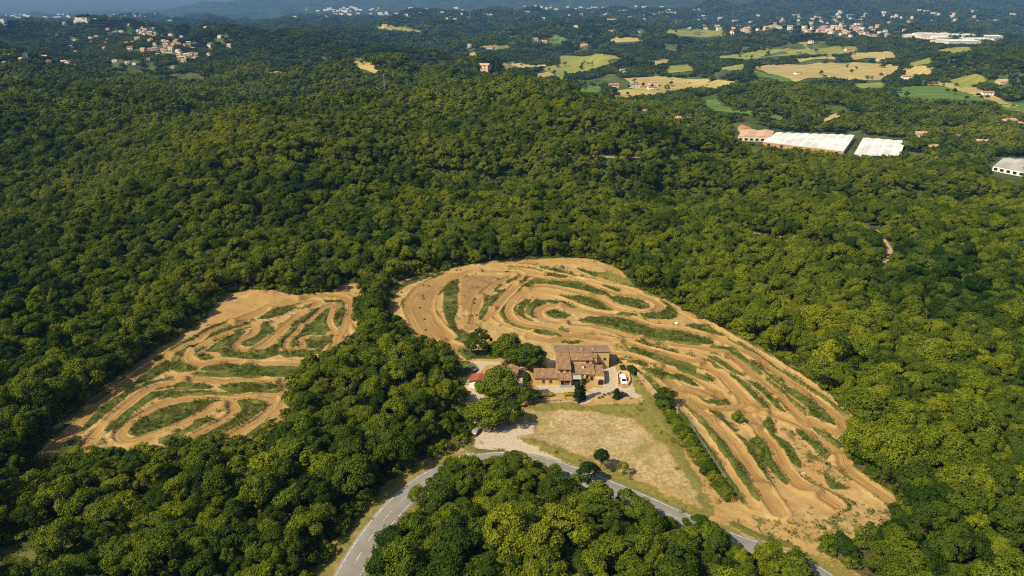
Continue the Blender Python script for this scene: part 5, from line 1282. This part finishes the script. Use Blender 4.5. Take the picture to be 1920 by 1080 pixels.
works('warehouse', 'long white roofed warehouse in the valley joined to the old brick works', [(1430, 266), (1582, 284), (1603, 254), (1455, 249)], -37.5, -43, 9, 1.0, M['sheet'], M['brick'])
works('warehouse', 'square white roofed warehouse with dark gutters standing alone past the long one', [(1601, 289), (1688, 295), (1697, 265), (1618, 259)], -37.5, -43, 4, 1.0, M['sheet'], M['pale_wall'])
works('factory', 'old works with orange tiled roof at the end of the long white warehouse', [(1384, 256), (1446, 258), (1452, 246), (1390, 243)], -37, -43, 2, 1.8, HR[3], M['pale_wall'], 'factory')
works('factory', 'narrow orange roofed hall behind the old works', [(1388, 243), (1412, 243), (1398, 232), (1374, 233)], -36, -43, 1, 2.0, HR[0], M['pale_wall'], 'factory')
works('warehouse', 'low grey roofed warehouse at the foot of the wooded slope', [(1862, 312), (1935, 326), (1952, 301), (1880, 297)], -38, -43, 3, .9, M['sheet_grey'], M['white'])
ind = [((1720, 72), 60), ((1745, 70), 70), ((1770, 76), 80), ((1800, 70), 60), ((1825, 78), 90), ((1850, 74), 70), ((1790, 83), 80), ((1865, 82), 60), ((1735, 79), 60)]
for (px, w) in ind:
    p = hit([px])[0]; e = local_empty('factory_hall', (p[0], p[1], p[2] + 1), rr.uniform(-.15, .15)); tag(e, 'long white factory hall on the industrial estate beside the distant town', 'factory', 'halls of the distant industrial estate')
    L, D, H = w * rr.uniform(1.4, 2.0), w * rr.uniform(.9, 1.4), rr.uniform(12, 17)
    MB().box(-L / 2, L / 2, -D / 2, D / 2, -10, H).build('wall', M['pale_wall'], e)
    MB().prism([(-D / 2 - .5, H + .02), (D / 2 + .5, H + .02), (0, H + 4)], 'x', -L / 2 - .5, L / 2 + .5).build('roof', M['sheet'], e)
# far-off built-up plain: too many and too small to count
rg = np.random.default_rng(77); b = MB(); pts = hit(np.column_stack([np.concatenate([rg.uniform(0, 330, 60), rg.normal(660, 40, 60), rg.uniform(700, 1250, 90), rg.uniform(1250, 1900, 60)]), np.concatenate([rg.uniform(27, 44, 60), rg.uniform(14, 34, 60), rg.uniform(12, 42, 90), rg.uniform(18, 45, 60)])]))
for p in pts:
    a, d_, h = rg.uniform(8, 26), rg.uniform(8, 14), rg.uniform(8, 16); b.box(p[0] - a, p[0] + a, p[1] - d_, p[1] + d_, p[2] - 12, p[2] + h)
o = b.build('distant_buildings', HW[1]); o['kind'] = 'stuff'
# mast on the wooded crest
p = hit([(722, 182)])[0]; e = local_empty('lattice_mast', (p[0], p[1], p[2])); tag(e, 'thin pale lattice mast rising out of the wooded crest', 'mast')
m = MB(); H = 34
for sx, sy in ((-1, -1), (1, -1), (1, 1), (-1, 1)): m.tube((sx * .9, sy * .9, -1), (sx * .15, sy * .15, H), .14, .07, 5)
m.build('leg_frame', M['metal'], e); m = MB()
for k in range(12):
    z = k * H / 12; q = .9 - .75 * k / 12; q2 = .9 - .75 * (k + 1) / 12; z2 = z + H / 12
    for (ax, ay), (bx_, by_) in (((-1, -1), (1, -1)), ((1, -1), (1, 1)), ((1, 1), (-1, 1)), ((-1, 1), (-1, -1))): m.tube((ax * q, ay * q, z), (bx_ * q2, by_ * q2, z2), .06, .06, 4)
m.build('bracing', M['metal'], e); MB().box(-1.8, 1.8, -.08, .08, H - 4, H - 3.7).build('cross_arm', M['metal'], e)

# ------------------------------------------------------------------ haze
hz_ = MB().box(-19900, 19900, -150, 12960, -130, 1450)
t = NT('haze'); t.t.nodes.remove(t.b); pv = t.n('VolumePrincipled'); pv.inputs['Color'].default_value = (.20, .46, 1.0, 1); pv.inputs['Density'].default_value = 4.6e-5; pv.inputs['Anisotropy'].default_value = 0.0
t.l(pv.outputs[0], t.out.inputs['Volume'])
ho = hz_.build('haze', t.m); ho['kind'] = 'stuff'
